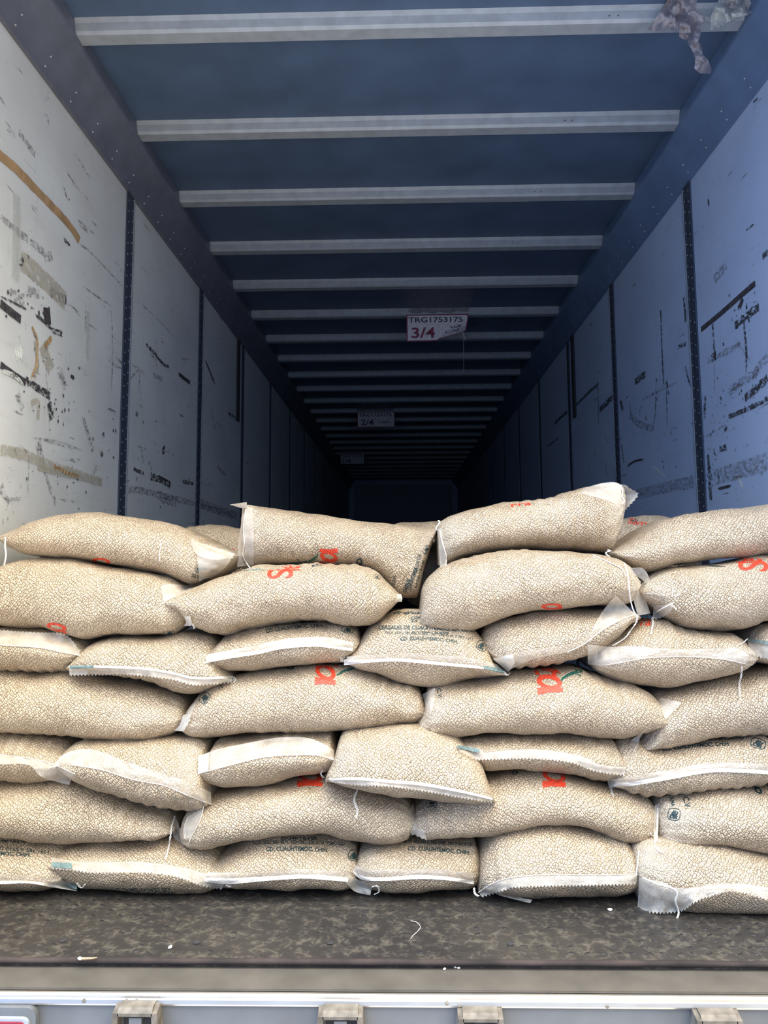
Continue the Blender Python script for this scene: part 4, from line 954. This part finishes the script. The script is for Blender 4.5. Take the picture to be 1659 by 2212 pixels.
# fourth course
strip('4a', 'end_ear', [(395,1545),(388,1565),(376,1578)], [(412,1540),(410,1556),(396,1580)], 'hem', lift=(.004, .010), nu=9, nv=5, zig=1.5)
for a, b in (((110,1520),(116,1545)), ((188,1530),(187,1565)), ((190,1500),(192,1520))): strip('4a', 'crease', [a, b], [(a[0]+3, a[1]), (b[0]+2, b[1])], 'film', nu=6, nv=3, lift=(.001, .002))
emblem('4b', 442, 1508, 26, 20, -55)
text('4b', 'V.', 478, 1481, 16, 9, 100, 'ink')
letter_a('4b', 703, 1456, 50, 44, 92)
text('4b', 'r', 716, 1431, 20, 30, 92, 'red', bold=.012, shear=.3)
poly('4b', [(727,1457),(740,1448),(760,1441),(775,1440),(762,1446),(742,1452),(729,1460)])
text('4b', 'o', 627, 1441, 18, 11, 10, 'ink', bold=.03)
strip('4b', 'end_ear', [(425,1515),(415,1540),(405,1570)], [(410,1530),(400,1555),(398,1575)], 'film', lift=(.003, .005), nu=10)
thread('4b', [(497,1468),(502,1470),(506,1463)], 'knotted_thread', r=.001, chain=True)
strip('4c', 'left_ear', [(912,1500),(918,1520),(925,1538)], [(940,1485),(938,1515),(930,1545)], 'film', lift=(.003, .008), nu=10)
letter_a('4c', 1187, 1477, 44, 54, 85)
text('4c', 't', 1183, 1451, 26, 58, 85, 'red', bold=.012, shear=.35)
poly('4c', [(1206,1475),(1214,1463),(1230,1453),(1250,1447),(1276,1442),(1276,1447),(1252,1453),(1232,1459),(1218,1467),(1209,1478)])
poly('4c', [(1238,1432),(1246,1440),(1240,1443),(1250,1448),(1247,1450),(1234,1443),(1242,1440),(1234,1433)])
poly('4c', [(1248,1455),(1256,1460),(1254,1461),(1246,1456)])
text('4c', 'DE C.V.', 948, 1488, 40, 9, 82, 'ink')
strip('4d', 'left_ear', [(1437,1556),(1430,1535),(1424,1510)], [(1473,1518),(1458,1514),(1430,1508)], 'film', lift=(.003, .010), nu=12)
strip('4d', 'tip_film', [(1374,1613),(1385,1590),(1410,1560)], [(1360,1612),(1365,1598),(1380,1588)], 'film', lift=(.003, .006), nu=8)
thread('4d', [(1382,1590),(1379,1605),(1372,1616),(1368,1624)], 'knotted_thread', r=.0009)
# fifth course
strip('5a', F, [(-45,1386),(0,1393),(84,1399),(135,1409),(172,1416)], [(-45,1355),(0,1361),(78,1366),(140,1370),(172,1406)], 'film', lift=(.003, .010), zig=1.2)
thread('5a', [(-45,1386),(0,1393),(84,1399),(135,1409),(172,1416)], r=.0009)
strip('5b', F, [(149,1438),(203,1438),(304,1442),(371,1452),(422,1463),(503,1460)], [(150,1459),(203,1458),(287,1458),(371,1468),(422,1480),(500,1474)], 'film', zig=2.0)
strip('5b', 'striped_tab', [(150,1438),(202,1437)], [(150,1445),(202,1443)], 'grey_ink', lift=(.010, .012), label='grey-green striped tab')
strip('5b', HM, [(202,1437),(304,1441),(371,1451),(422,1462),(503,1460)], [(202,1442),(304,1446),(371,1456),(422,1467),(503,1465)], 'hem', nv=4, lift=(.004, .006))
thread('5b', [(503,1462),(509,1468),(505,1474)], 'knotted_thread', r=.0013, chain=True)
strip('5c', F, [(447,1430),(540,1412),(620,1396),(700,1395),(762,1405)], [(450,1413),(540,1396),(620,1380),(700,1376),(764,1388)], 'film')
strip('5c', HM, [(445,1416),(490,1411),(558,1405),(609,1392),(676,1390),(722,1396),(762,1400)], [(445,1432),(500,1422),(558,1413),(609,1402),(676,1397),(722,1401),(762,1407)], 'hem', lift=(.004, .008))
text('5c', 'CD. CUAUHTEMOC, CHIH.', 636, 1358, 124, 10, -6, 'ink', arc=3, bold=.03)
text('5c', 'TELS: (625) 582-0815, 582-1282, 582-0165 Y 581-1651', 645, 1350, 190, 7, -5, 'ink', arc=4, bold=.01)
emblem('5c', 751, 1360, 26, 15, 5)
thread('5c', [(735,1420),(742,1430),(736,1428),(744,1420)], 'knotted_thread', r=.0012, chain=True)
strip('5d', F, [(746,1430),(845,1424),(879,1424),(943,1428),(1021,1438),(1088,1452)], [(750,1418),(845,1412),(879,1410),(943,1414),(1021,1422),(1075,1436)], 'film')
strip('5d', HM, [(743,1424),(800,1424),(845,1422),(879,1423),(943,1429),(1021,1437),(1045,1442)], [(743,1437),(800,1431),(845,1429),(879,1430),(943,1436),(1021,1443),(1045,1445)], 'hem', lift=(.004, .008))
strip('5d', 'striped_tab', [(1045,1438),(1095,1447)], [(1045,1444),(1090,1454)], 'grey_ink', lift=(.006, .008), label='grey-green striped tab')
text('5d', 'CEREALES DE CUAUHTEMOC, S.A. DE C.V.', 926, 1360, 218, 10, 2, 'ink', arc=3, bold=.03)
text('5d', 'REFORMA Y 8a # 500', 930, 1367, 80, 6, 2, 'ink', arc=1)
text('5d', 'TELS: (625) 582-0815, 582-1282, 582-0165 Y 581-1651', 926, 1374, 190, 7, 4, 'ink', arc=4, bold=.01)
text('5d', 'CD. CUAUHTEMOC, CHIH.', 927, 1384, 125, 9, 3, 'ink', arc=4, bold=.03)
text('5d', 'CONT. NETO', 920, 1335, 66, 6, 0, 'ink', arc=1, bold=.03)
text('5d', '25 KG', 908, 1341, 44, 5, 0, 'ink', bold=.03)
text('5d', 'frijoles', 898, 1324, 100, 8, 0, 'ink', shear=.4, bold=.02)
emblem('5d', 1041, 1395, 24, 22, 30)
strip('5e', F, [(1096,1450),(1140,1428),(1190,1415),(1225,1408),(1262,1390),(1303,1359),(1344,1338),(1372,1327)], [(1065,1424),(1115,1409),(1180,1400),(1241,1388),(1272,1372),(1288,1343),(1308,1312),(1331,1286)], 'film', lift=(.003, .016), nv=9, crinkle=.004)
strip('5e', 'gathered_end', [(1065,1422),(1085,1418),(1108,1412)], [(1098,1452),(1100,1450),(1112,1432)], 'hem', lift=(.014, .018), nu=10, crinkle=.005)
thread('5e', [(1225,1409),(1262,1391),(1303,1360),(1344,1338),(1372,1327)], r=.0012)
thread('5e', [(1348,1216),(1356,1240),(1361,1290),(1368,1318),(1377,1332)], 'dangling_cord', r=.0018, lift=.025)
thread('5e', [(1377,1330),(1374,1345),(1362,1362),(1350,1378),(1325,1394)], 'stitch_chain', r=.0018, lift=.022, chain=True)
thread('5e', [(1086,1450),(1096,1458),(1102,1452)], 'knotted_thread', r=.0012, chain=True)
strip('5f', F, [(1270,1435),(1311,1436),(1394,1422),(1477,1418),(1560,1424),(1610,1434)], [(1269,1393),(1320,1397),(1366,1396),(1477,1403),(1587,1400),(1618,1417)], 'film', lift=(.003, .014), nv=9, crinkle=.006)
strip('5f', 'left_panel', [(1270,1435),(1290,1436)], [(1269,1392),(1292,1394)], 'film', lift=(.010, .014), nu=6)
thread('5f', [(1270,1434),(1311,1436),(1394,1422),(1477,1418),(1560,1424),(1610,1434)], r=.0009)
thread('5f', [(1598,1393),(1608,1386),(1614,1380)], 'end_cord', r=.0015, lift=.008, chain=True)
thread('5f', [(1603,1440),(1601,1460),(1597,1480),(1599,1505)], 'dangling_cord', r=.0013, lift=.014, chain=True)
text('5f', 'rra', 1388, 1345, 36, 14, -4, 'red', bold=.012, shear=.3)
strip('5g', F, [(1616,1380),(1659,1388),(1720,1395)], [(1618,1412),(1659,1424),(1720,1430)], 'film', zig=2, lift=(.004, .008))
strip('5g', 'striped_tab', [(1617,1379),(1659,1386),(1720,1393)], [(1617,1384),(1659,1392),(1720,1399)], 'grey_ink', lift=(.010, .012), label='teal striped tab')
# sixth course
letter_a('6a', 122, 1357, 24, 44, 94)
emblem('6a', 365, 1368, 24, 10, 0)
strip('6a', 'end_ear', [(398,1332),(402,1345),(396,1352)], [(410,1330),(414,1345),(412,1352)], 'hem', lift=(.004, .008), nu=6, nv=4)
thread('6a', [(410,1345),(417,1350),(420,1358)], 'knotted_thread', r=.0012, chain=True)
strip('6b', 'left_ear', [(354,1302),(368,1294),(392,1284),(412,1272)], [(347,1266),(360,1262),(372,1262),(418,1266)], 'film', lift=(.004, .010), nu=12)
strip('6b', 'right_ear', [(855,1284),(858,1292),(850,1300)], [(866,1283),(869,1292),(868,1300)], 'hem', lift=(.004, .008), nu=6, nv=4)
text('6b', 'S', 605, 1239, 22, 56, -90, 'red', bold=.012, shear=-.1)
text('6b', 'ie', 622, 1226, 12, 54, -90, 'red', bold=.012)
text('6b', 'TH', 685, 1221, 6, 22, -90, 'ink')
emblem('6b', 816, 1246, 14, 9, 30)
poly('6b', [(520,1233),(556,1228),(580,1231),(557,1231)], 'grey_ink')
letter_a('6c', 1192, 1312, 18, 46, 84)
strip('6c', 'left_tip', [(897,1358),(907,1366),(918,1369)], [(902,1356),(910,1362),(922,1366)], 'film', own=True, lift=(.001, .003), nu=8, nv=4)
strip('6c', 'right_ear', [(1352,1222),(1362,1236),(1378,1246),(1404,1266)], [(1368,1228),(1385,1226),(1398,1238),(1404,1256)], 'film', nu=14, depth=lambda t, u: 1.97-0.02*t-0.02*math.sin(u*3))
thread('6c', [(1280,1198),(1310,1212),(1342,1228),(1352,1246)], r=.0013)
strip('6d', 'left_film', [(1380,1275),(1392,1290),(1405,1325)], [(1366,1285),(1372,1310),(1378,1330)], 'film', nu=12, depth=lambda t, u: 2.03-0.02*t)
strip('6d', 'end_flap', [(1455,1300),(1440,1306),(1412,1308)], [(1450,1320),(1430,1334),(1410,1338)], 'film', lift=(.006, .018), nu=12, zig=1.2)
thread('6d', [(1455,1302),(1435,1312),(1415,1324),(1409,1335)], r=.0016, lift=.02)
thread('6d', [(1409,1333),(1410,1350),(1406,1370)], 'stitch_chain', r=.0015, lift=.014, chain=True)
for a, b in (((1454,1268),(1452,1290)), ((1452,1308),(1462,1318)), ((1458,1290),(1470,1282))): thread('6d', [a, b], 'pucker', r=.0018, lift=.001)
text('6d', 'S', 1627, 1222, 22, 66, -88, 'red', bold=.012)
text('6d', 'ie', 1618, 1211, 10, 58, -88, 'red', bold=.012)
poly('6d', [(1500,1219),(1545,1221),(1571,1224),(1545,1224),(1515,1222)], 'ink'); poly('6d', [(1525,1216),(1565,1216),(1545,1218)], 'ink')
# top course
letter_a('7a', 219, 1214, 18, 38, 92)
thread('7a', [(12,1160),(11,1180),(13,1200),(8,1226)], 'dangling_cord', r=.0022, depth=2.02)
strip('7a', 'left_ear', [(14,1158),(22,1160),(30,1166)], [(-2,1170),(10,1172),(24,1174)], 'film', nu=8, nv=5, depth=2.09)
strip('7a', 'loose_end', [(418,1168),(424,1195),(428,1225),(430,1255)], [(506,1196),(500,1206),(490,1222),(462,1245)], 'film', lift=(.003, .006), nu=16, crinkle=.006)
strip('7a', 'torn_fold', [(415,1160),(430,1180),(460,1195),(500,1196)], [(412,1172),(424,1196),(455,1208),(505,1206)], 'film', lift=(.004, .014), nu=14)
text('7a', 'CUAUHT', 452, 1231, 40, 7, 196, 'ink', bold=.02)
text('7a', 'CEREALES', 436, 1250, 46, 8, 199, 'ink', bold=.02)
emblem('7a', 429, 1229, 14, 18, 10)
thread('7a', [(345,1168),(348,1180),(344,1195),(346,1215)], 'crease', r=.0012, lift=.0005)
letter_a('7b', 710, 1200, 32, 38, -90)
text('7b', 'r', 706, 1216, 8, 30, -90, 'red', bold=.012, shear=.3)
poly('7b', [(688,1193),(682,1202),(668,1210),(650,1214),(625,1216),(600,1218),(630,1219),(655,1218),(674,1213),(686,1204)])
poly('7b', [(640,1208),(643,1208),(650,1215),(646,1216)], 'ink')
text('7b', 'o', 776, 1214, 14, 16, 15, 'ink', bold=.02)
text('7b', 'S.A. DE C.V.', 902, 1216, 42, 8, -76, 'ink', bold=.03)
text('7b', 'CUAUHTEMOC', 891, 1250, 52, 8, -72, 'ink', bold=.03)
text('7b', 'REFORMA Y 8a # 500', 907, 1240, 62, 5, -74, 'ink')
text('7b', 'CEREALES', 878, 1265, 30, 8, -70, 'ink', bold=.03)
text('7b', 'NETO 25 KG', 850, 1258, 30, 7, -78, 'ink')
emblem('7b', 921, 1187, 20, 12, -60)
strip('7b', 'left_ear', [(523,1098),(533,1098),(534,1112)], [(496,1090),(522,1086),(533,1085)], 'hem', nu=10, nv=6, depth=lambda t, u: 2.18-0.03*t)
strip('7b', 'end_film', [(531,1100),(528,1150),(530,1222)], [(524,1108),(517,1160),(512,1225)], 'film', nu=16, depth=2.17)
strip('7b', 'inner_film', [(531,1100),(528,1150),(530,1222)], [(545,1096),(548,1150),(548,1220)], 'film', nu=16, lift=(.002, .002), own=True)
thread('7b', [(531,1100),(526,1140),(528,1175),(525,1200),(535,1220),(540,1226)], r=.0016, lift=.004)
thread('7b', [(946,1124),(950,1128),(942,1140),(944,1146)], 'knotted_thread', r=.0014, depth=2.1, chain=True)
text('7c', 'rra', 1126, 1090, 44, 6, -6, 'red', bold=.012)
strip('7c', 'seam_film', [(955,1140),(960,1180),(965,1222)], [(947,1142),(949,1185),(950,1226)], 'film', nu=14, lift=(.003, .004))
thread('7c', [(950,1145),(955,1170),(964,1200),(963,1222)], 'end_seam', r=.0016, lift=.006)
strip('7c', 'empty_corner', [(1342,1046),(1346,1062),(1350,1080),(1344,1102)], [(1352,1048),(1362,1056),(1378,1070),(1346,1106)], 'film', nu=20, zig=1.6, depth=lambda t, u: 2.12-0.02*t)
strip('7c', 'corner_film', [(1250,1066),(1290,1075),(1330,1090),(1340,1110)], [(1262,1055),(1290,1046),(1325,1041),(1342,1050)], 'film', nu=16, lift=(.002, .003), own=True)
thread('7c', [(1341,1048),(1345,1060),(1343,1074),(1349,1080),(1344,1090)], r=.0018, lift=.006)
thread('7d', [(1312,1188),(1320,1190),(1308,1194),(1318,1204),(1328,1212)], 'knotted_thread', r=.0014, chain=True, depth=2.05)
text('7d', 'ie', 1590, 1206, 50, 9, -4, 'red', bold=.012)
text('8d', 'Sierra', 1378, 1128, 44, 14, 12, 'red', bold=.012, shear=.3)
text('8d', 'HH', 1370, 1126, 14, 12, 20, 'ink', bold=.03)
text('8e', 'CD. CUAUHTEMOC, CHIH.', 490, 1240, 120, 8, 0, 'ink', bold=.03)
letter_a('8a', 500, 1188, 16, 6, 0)
strip('8c', 'wrinkled_film', [(905,1215),(925,1210),(948,1212)], [(902,1280),(922,1290),(945,1300)], 'film', own=True, nu=10, lift=(.002, .004))
strip('8f', 'torn_end', [(1366,1272),(1380,1276),(1400,1300)], [(1368,1310),(1378,1328),(1400,1334)], 'film', own=True, nu=12, lift=(.004, .014), zig=1.2)
text('1a', 'CUAUHTEMOC, S.A. DE C.V.', 50, 1806, 180, 9, 6, 'ink', bold=.03, arc=2)
text('1a', 'REFORMA Y 8a # 500', 20, 1817, 70, 6, 2, 'ink')
text('1a', '582-1282, 582-0165 Y 581-1651', 18, 1834, 175, 9, 5, 'ink', bold=.01)
text('1a', 'CUAUHTEMOC, CHIH.', 6, 1844, 120, 10, 3, 'ink', bold=.03)
text('1b', 'CD. CUAUHTEMOC, CHIH.', 298, 1921, 138, 8, 180, 'ink', bold=.03, arc=1)
text('1b', 'TELS: (625) 582-0815, 582-1282, 582-0165 Y 581-1651', 290, 1928, 180, 5, 180, 'ink')
text('1c', 'REFORMA Y 8a # 500', 646, 1811, 76, 8, 0, 'ink')
text('1c', 'TELS: (625) 582-0815, 582-1282, 582-0165 Y 581-1651', 644, 1823, 200, 10, 1, 'ink', arc=3, bold=.01)
text('1c', 'CD. CUAUHTEMOC, CHIH.', 642, 1836, 134, 11, 1, 'ink', arc=2, bold=.03)
emblem('1c', 765, 1848, 26, 24, 15)
text('1d', 'TELS: (625) 582-0815, 582-1282, 582-0165 Y 581-1651', 946, 1823, 192, 9, 3, 'ink', arc=2, bold=.01)
text('1d', 'CD. CUAUHTEMOC, CHIH.', 948, 1838, 134, 11, 4, 'ink', arc=2, bold=.03)
text('1e', 'CD. CUAUHTEMOC, CHIH.', 1223, 1939, 142, 7, 180, 'ink', bold=.03)
thread('1a', [(166,1908),(176,1918),(184,1910)], 'knotted_thread', r=.0016, chain=True)
thread('1c', [(803,1916),(815,1914),(819,1926),(808,1932)], 'knotted_thread', r=.0016, chain=True)
thread('1b', [(488,1912),(498,1916)], 'knotted_thread', r=.0014, chain=True)
thread('1e', [(1024,1918),(1026,1930),(1034,1936)], 'knotted_thread', r=.0014, chain=True)

# ------------------------------------------------------------------ loose things in the trailer
def flat_on(pts, fn, name, matn, parent=None, origin=None, curl=None, sub=0):
    bm = bmesh.new(); f = bm.faces.new([bm.verts.new(fn(*p)) for p in pts])
    bmesh.ops.triangulate(bm, faces=bm.faces)
    if sub:
        bmesh.ops.subdivide_edges(bm, edges=bm.edges, cuts=sub, use_grid_fill=True); bmesh.ops.triangulate(bm, faces=bm.faces)
    if curl:
        for v in bm.verts: v.co += curl(v.co)
    return obj(name, bm, M[matn], parent, origin=origin, smooth=bool(curl))
# hanging quantity signs, each on the bow it hangs from
def sign(bow, pxl, pxr, lines, label, drop, curled):
    Y = BOWY[bow] - 0.004; zt = 2.700; a = onx_y(pxl, Y, zt); b = onx_y(pxr, Y, zt)
    root = thing('hanging_sign', label, 'sign', ((a+b)/2, Y, zt), 'signs hanging from the roof bows')
    wd_ = b-a
    def P(u, v, off=0.0):   # u 0..1 across, v 0..1 down
        cu = 0.0
        if curled: cu = max(0.0, (u*0.75+v*0.6-0.85))
        return Vector((a + u*wd_ - cu*0.05, Y - off - cu*cu*0.35, zt - v*drop + cu*0.10*(1 if u > .5 else 0)))
    def sheet(m_, inset, off, name, matn):
        bm = bmesh.new(); n1_, n2_ = 24, 12; V = {}
        for i in range(n1_+1):
            for j in range(n2_+1):
                u = inset + (1-2*inset)*i/n1_; v = inset*2.2 + (1-4.4*inset)*j/n2_; V[i, j] = bm.verts.new(P(u, v, off))
        for i in range(n1_):
            for j in range(n2_): bm.faces.new((V[i, j], V[i+1, j], V[i+1, j+1], V[i, j+1]))
        o = obj(name, bm, M[matn], root, smooth=True); return o
    sheet(0, 0.0, 0.0, 'red_border', 'signred'); sheet(0, 0.018, 0.0015, 'white_panel', 'signwhite')
    for body, u, v, tw, th, mt, sh in lines:
        bm = text_tris(body, 0.02, sh)
        for _ in range(2):
            es = [e for e in bm.edges if e.calc_length() > .12]
            if es: bmesh.ops.subdivide_edges(bm, edges=es, cuts=1); bmesh.ops.triangulate(bm, faces=[q for q in bm.faces if len(q.verts) > 3])
        for q in bm.verts: q.co = P(u + q.co.x*tw, v - q.co.y*th, 0.003)
        obj('sign_lettering', bm, M[mt], root)
    return root, P
def onx_y(px, Y, z):
    d = ray(px, 700); return CAM.x + d.x/d.y*Y
s1, P1 = sign(5, 878, 1012, [('TRG1753175', .47, .2, .88, .2, 'signblack', 0), ('3/4', .27, .68, .38, .4, 'signred', 0), ('VUE', .8, .5, .2, .13, 'signblack', 0), ('CAJ', .74, .72, .24, .18, 'signblack', 0)],
     'red-bordered white sign reading 3/4 under the roof, its right corner curled up', 0.205, True)
bm = bmesh.new(); a_ = P1(0.93, 0.85, 0.002); tube(bm, [a_, a_+Vector((.012, 0, -.04)), a_+Vector((.022, 0, -.075))], .0018, 5); tube(bm, [a_+Vector((.004, 0, 0)), a_+Vector((.007, 0, -.12)), a_+Vector((.005, 0, -.32))], .0008, 4)
obj('hanging_string', bm, M['thread'], s1)
sign(11, 771, 851, [('TRG1753175', .48, .2, .88, .2, 'signblack', 0), ('2/4', .27, .68, .34, .4, 'signblack', 0), ('CAJA', .72, .68, .3, .2, 'signblack', 0)],
     'dim white sign reading 2/4 hanging deep inside the dark trailer', 0.19, False)
sign(17, 735, 786, [('TRG1753175', .48, .2, .88, .2, 'signblack', 0), ('1/4', .27, .68, .34, .4, 'signblack', 0)],
     'faint small sign farthest down the dark trailer, barely visible near the end wall', 0.17, False)
def patch(y0, y1, pxl, pxr, label):
    a = onx_y(pxl, y1, 0); b = onx_y(pxr, y1, 0); bm = bmesh.new(); V = {}
    for i in range(13):
        for j in range(9):
            V[i, j] = bm.verts.new((a+(b-a)*i/12, y0+(y1-y0)*j/8, ZC - 0.006 - 0.03*abs(noise.noise(Vector((i*.3, j*.4, y0)))) - 0.02*j/8))
    for i in range(12):
        for j in range(8): bm.faces.new((V[i, j], V[i, j+1], V[i+1, j+1], V[i+1, j]))
    return tag(obj('plastic_sheet', bm, M['ceilfilm'], origin=((a+b)/2, y0, ZC), smooth=True), label, 'plastic sheet')
patch(BOWY[4]+0.08, BOWY[5]-0.01, 882, 1012, 'smoky clear plastic sheet stuck to the ceiling just behind the 3/4 sign')
patch(BOWY[10]+0.08, BOWY[11]-0.01, 771, 851, 'dim clear plastic sheet stuck to the ceiling above the 2/4 sign')
# torn plastic hanging from the first bow, upper right
TY = BOWY[0] - 0.02
def torn(name, parent, pts, y, sd, matn='oldplastic'):
    bm = bmesh.new(); vs = [bm.verts.new((p[0], p[1], 0)) for p in pts]; bm.faces.new(vs)
    bmesh.ops.triangulate(bm, faces=bm.faces)
    for _ in range(4):
        es = [e for e in bm.edges if e.calc_length() > 9]
        if not es: break
        bmesh.ops.subdivide_edges(bm, edges=es, cuts=1); bmesh.ops.triangulate(bm, faces=[q for q in bm.faces if len(q.verts) > 3])
    for v in bm.verts:
        j = noise.noise(Vector((v.co.x*.05+sd, v.co.y*.03, 0)))*.05 + noise.noise(Vector((v.co.x*.16+sd, v.co.y*.08, 0)))*.02
        v.co = at(v.co.x, v.co.y, y - 0.03 + j)
    return obj(name, bm, M[matn], parent, smooth=True)
o1 = at(1478, 20, TY)
tp = thing('torn_plastic', 'torn brownish plastic hanging over the first roof bow near the upper right corner', 'torn plastic', o1)
torn('long_shred', tp, [(1452,-8),(1506,-8),(1504,22),(1522,36),(1524,44),(1512,58),(1514,72),(1509,90),(1516,100),(1518,118),(1530,130),(1538,152),(1534,159),(1512,159),(1500,148),(1502,128),(1494,106),(1484,90),(1467,79),(1468,50),(1462,30)], TY, 1)
torn('left_fold', tp, [(1447,-8),(1470,-8),(1468,40),(1470,60),(1452,64),(1440,56),(1418,68),(1398,64),(1410,50),(1428,20)], TY+.01, 5)
torn('middle_shred', tp, [(1466,40),(1500,40),(1496,70),(1478,72),(1450,66),(1444,54)], TY-.01, 9)
o2 = at(1590, 10, TY)
tq = thing('film_scrap', 'crumpled shiny clear film scrap tucked in the upper right roof corner', 'plastic scrap', o2)
torn('crumpled_film', tq, [(1556,-6),(1620,-6),(1626,20),(1622,30),(1605,18),(1590,22),(1568,16),(1552,12),(1543,26),(1538,34),(1536,66),(1533,66),(1536,34),(1546,12)], TY, 13, 'cleartape')
torn('bright_tape', tq, [(1579,28),(1604,26),(1605,33),(1581,40)], TY-.02, 17, 'hem')
torn('brown_film', tq, [(1556,-6),(1606,-6),(1604,12),(1585,20),(1566,14)], TY+.015, 19)
# tapes still stuck on the left wall
def wall_strip(name, lab, cat, px, wd_, matn, X, side, lift=.003, rag=.15, seed=1):
    P = [onx(a, b, X) for a, b in px]; R = resample([tuple(p) for p in P], 40); rnd = random.Random(seed); bm = bmesh.new(); prev = None
    for i, p in enumerate(R):
        d = R[min(i+1, 39)]-R[max(0, i-1)]; d = Vector((0, d.y, d.z)).normalized(); nn = Vector((0, -d.z, d.y))
        w1 = wd_/2*(1-rag*rnd.random()); w2 = wd_/2*(1-rag*rnd.random()); l_ = lift + abs(noise.noise(Vector((i*.2, seed, 0))))*.006
        a = bm.verts.new((X+side*l_, p.y+nn.y*w1, p.z+nn.z*w1)); b = bm.verts.new((X+side*(l_*.6), p.y-nn.y*w2, p.z-nn.z*w2))
        if prev: bm.faces.new((prev[0], prev[1], b, a))
        prev = (a, b)
    o = obj(name, bm, M[matn], origin=P[0]); return tag(o, lab, cat)
wall_strip('packing_tape', 'long brown packing tape strip running down the upper left wall', 'tape', [(-8,330),(30,362),(65,398),(110,445),(150,488),(170,520)], .034, 'brown', XL, 1, seed=2)
wall_strip('clear_tape', 'vertical strip of clear tape near the left edge, crossing a dark stain', 'tape', [(33,420),(34,480),(33,540),(31,605)], .045, 'cleartape', XL, 1, lift=.006, seed=3)
wall_strip('packing_tape', 'short curled brown tape shred on the left wall below the black round stain', 'tape', [(68,706),(76,725),(80,745),(76,790),(66,815)], .010, 'brown', XL, 1, rag=.6, seed=4)
wall_strip('packing_tape', 'small brown tape flag sticking out beside the shredded residue, left wall', 'tape', [(95,750),(103,738),(110,730)], .02, 'brown', XL, 1, seed=6)
wall_strip('clear_tape', 'narrow clear tape strip hanging straight down left of the first dark joint, left wall', 'tape', [(188,672),(188,720),(186,775)], .026, 'cleartape', XL, 1, lift=.005, seed=7)
wall_strip('packing_tape', 'tan tape remnant low on the left wall above the top sack', 'tape', [(115,1008),(140,1020),(168,1030)], .02, 'brown', XL, 1, rag=.7, seed=8)
wall_strip('paper_scrap', 'small pale torn paper scrap stuck on the left wall near the edge', 'paper', [(32,768),(42,762),(50,758)], .045, 'scuffw', XL, 1, rag=.5, seed=9)
# stray beans and bits of straw on the floor
for k, (px, py, lab) in enumerate(((1318,1968,'single stray bean on the dark plate near the loose-flapped sack'), (368,2049,'single stray bean on the plate near its front edge, left side'), (173,2074,'single stray bean in the crack at the rusty edge'),
        (960,2095,'stray bean on the grey sill, left of a small bean group'), (983,2091,'stray bean on the grey sill, upper of the close pair'), (991,2093,'stray bean on the grey sill, right of the close pair'))):
    z = 0.0 if py < 2075 else -0.018
    p = onz(px, py, z); bm = bmesh.new(); bmesh.ops.create_uvsphere(bm, u_segments=10, v_segments=7, radius=1)
    r = 0.0046 if k < 3 else 0.0030
    for v in bm.verts:
        v.co = Vector((v.co.x*r*1.4, v.co.y*r*0.9 + (v.co.x**2)*r*0.35, v.co.z*r*0.75))
    bmesh.ops.rotate(bm, verts=bm.verts, cent=(0, 0, 0), matrix=Matrix.Rotation(k*1.3, 3, 'Z')); bmesh.ops.translate(bm, verts=bm.verts, vec=(p.x, p.y, z + r*0.75))
    tag(obj('stray_bean', bm, M['thread'], smooth=True, origin=(p.x, p.y, z)), lab, 'bean', 'stray beans')
bm = bmesh.new(); P = [onz(a, b, 0.003) for a, b in ((888,1989),(900,1992),(908,2002),(902,2012),(893,2020),(887,2028))]
tube(bm, [tuple(q) for q in resample([tuple(q) for q in P], 20)], .0006, 5); tag(obj('loose_thread', bm, M['thread'], origin=P[0]), 'thin pale curved thread lying on the dark plate near the centre', 'thread')
bm = bmesh.new(); P = [onz(a, b, 0.006) for a, b in ((176,2071),(200,2070),(210,2068))]; tube(bm, P, .003, 6, r_end=.001)
tag(obj('wood_splinter', bm, M['brown'], origin=P[0]), 'tan wood splinter caught on the rusty plate edge, lower left', 'splinter')
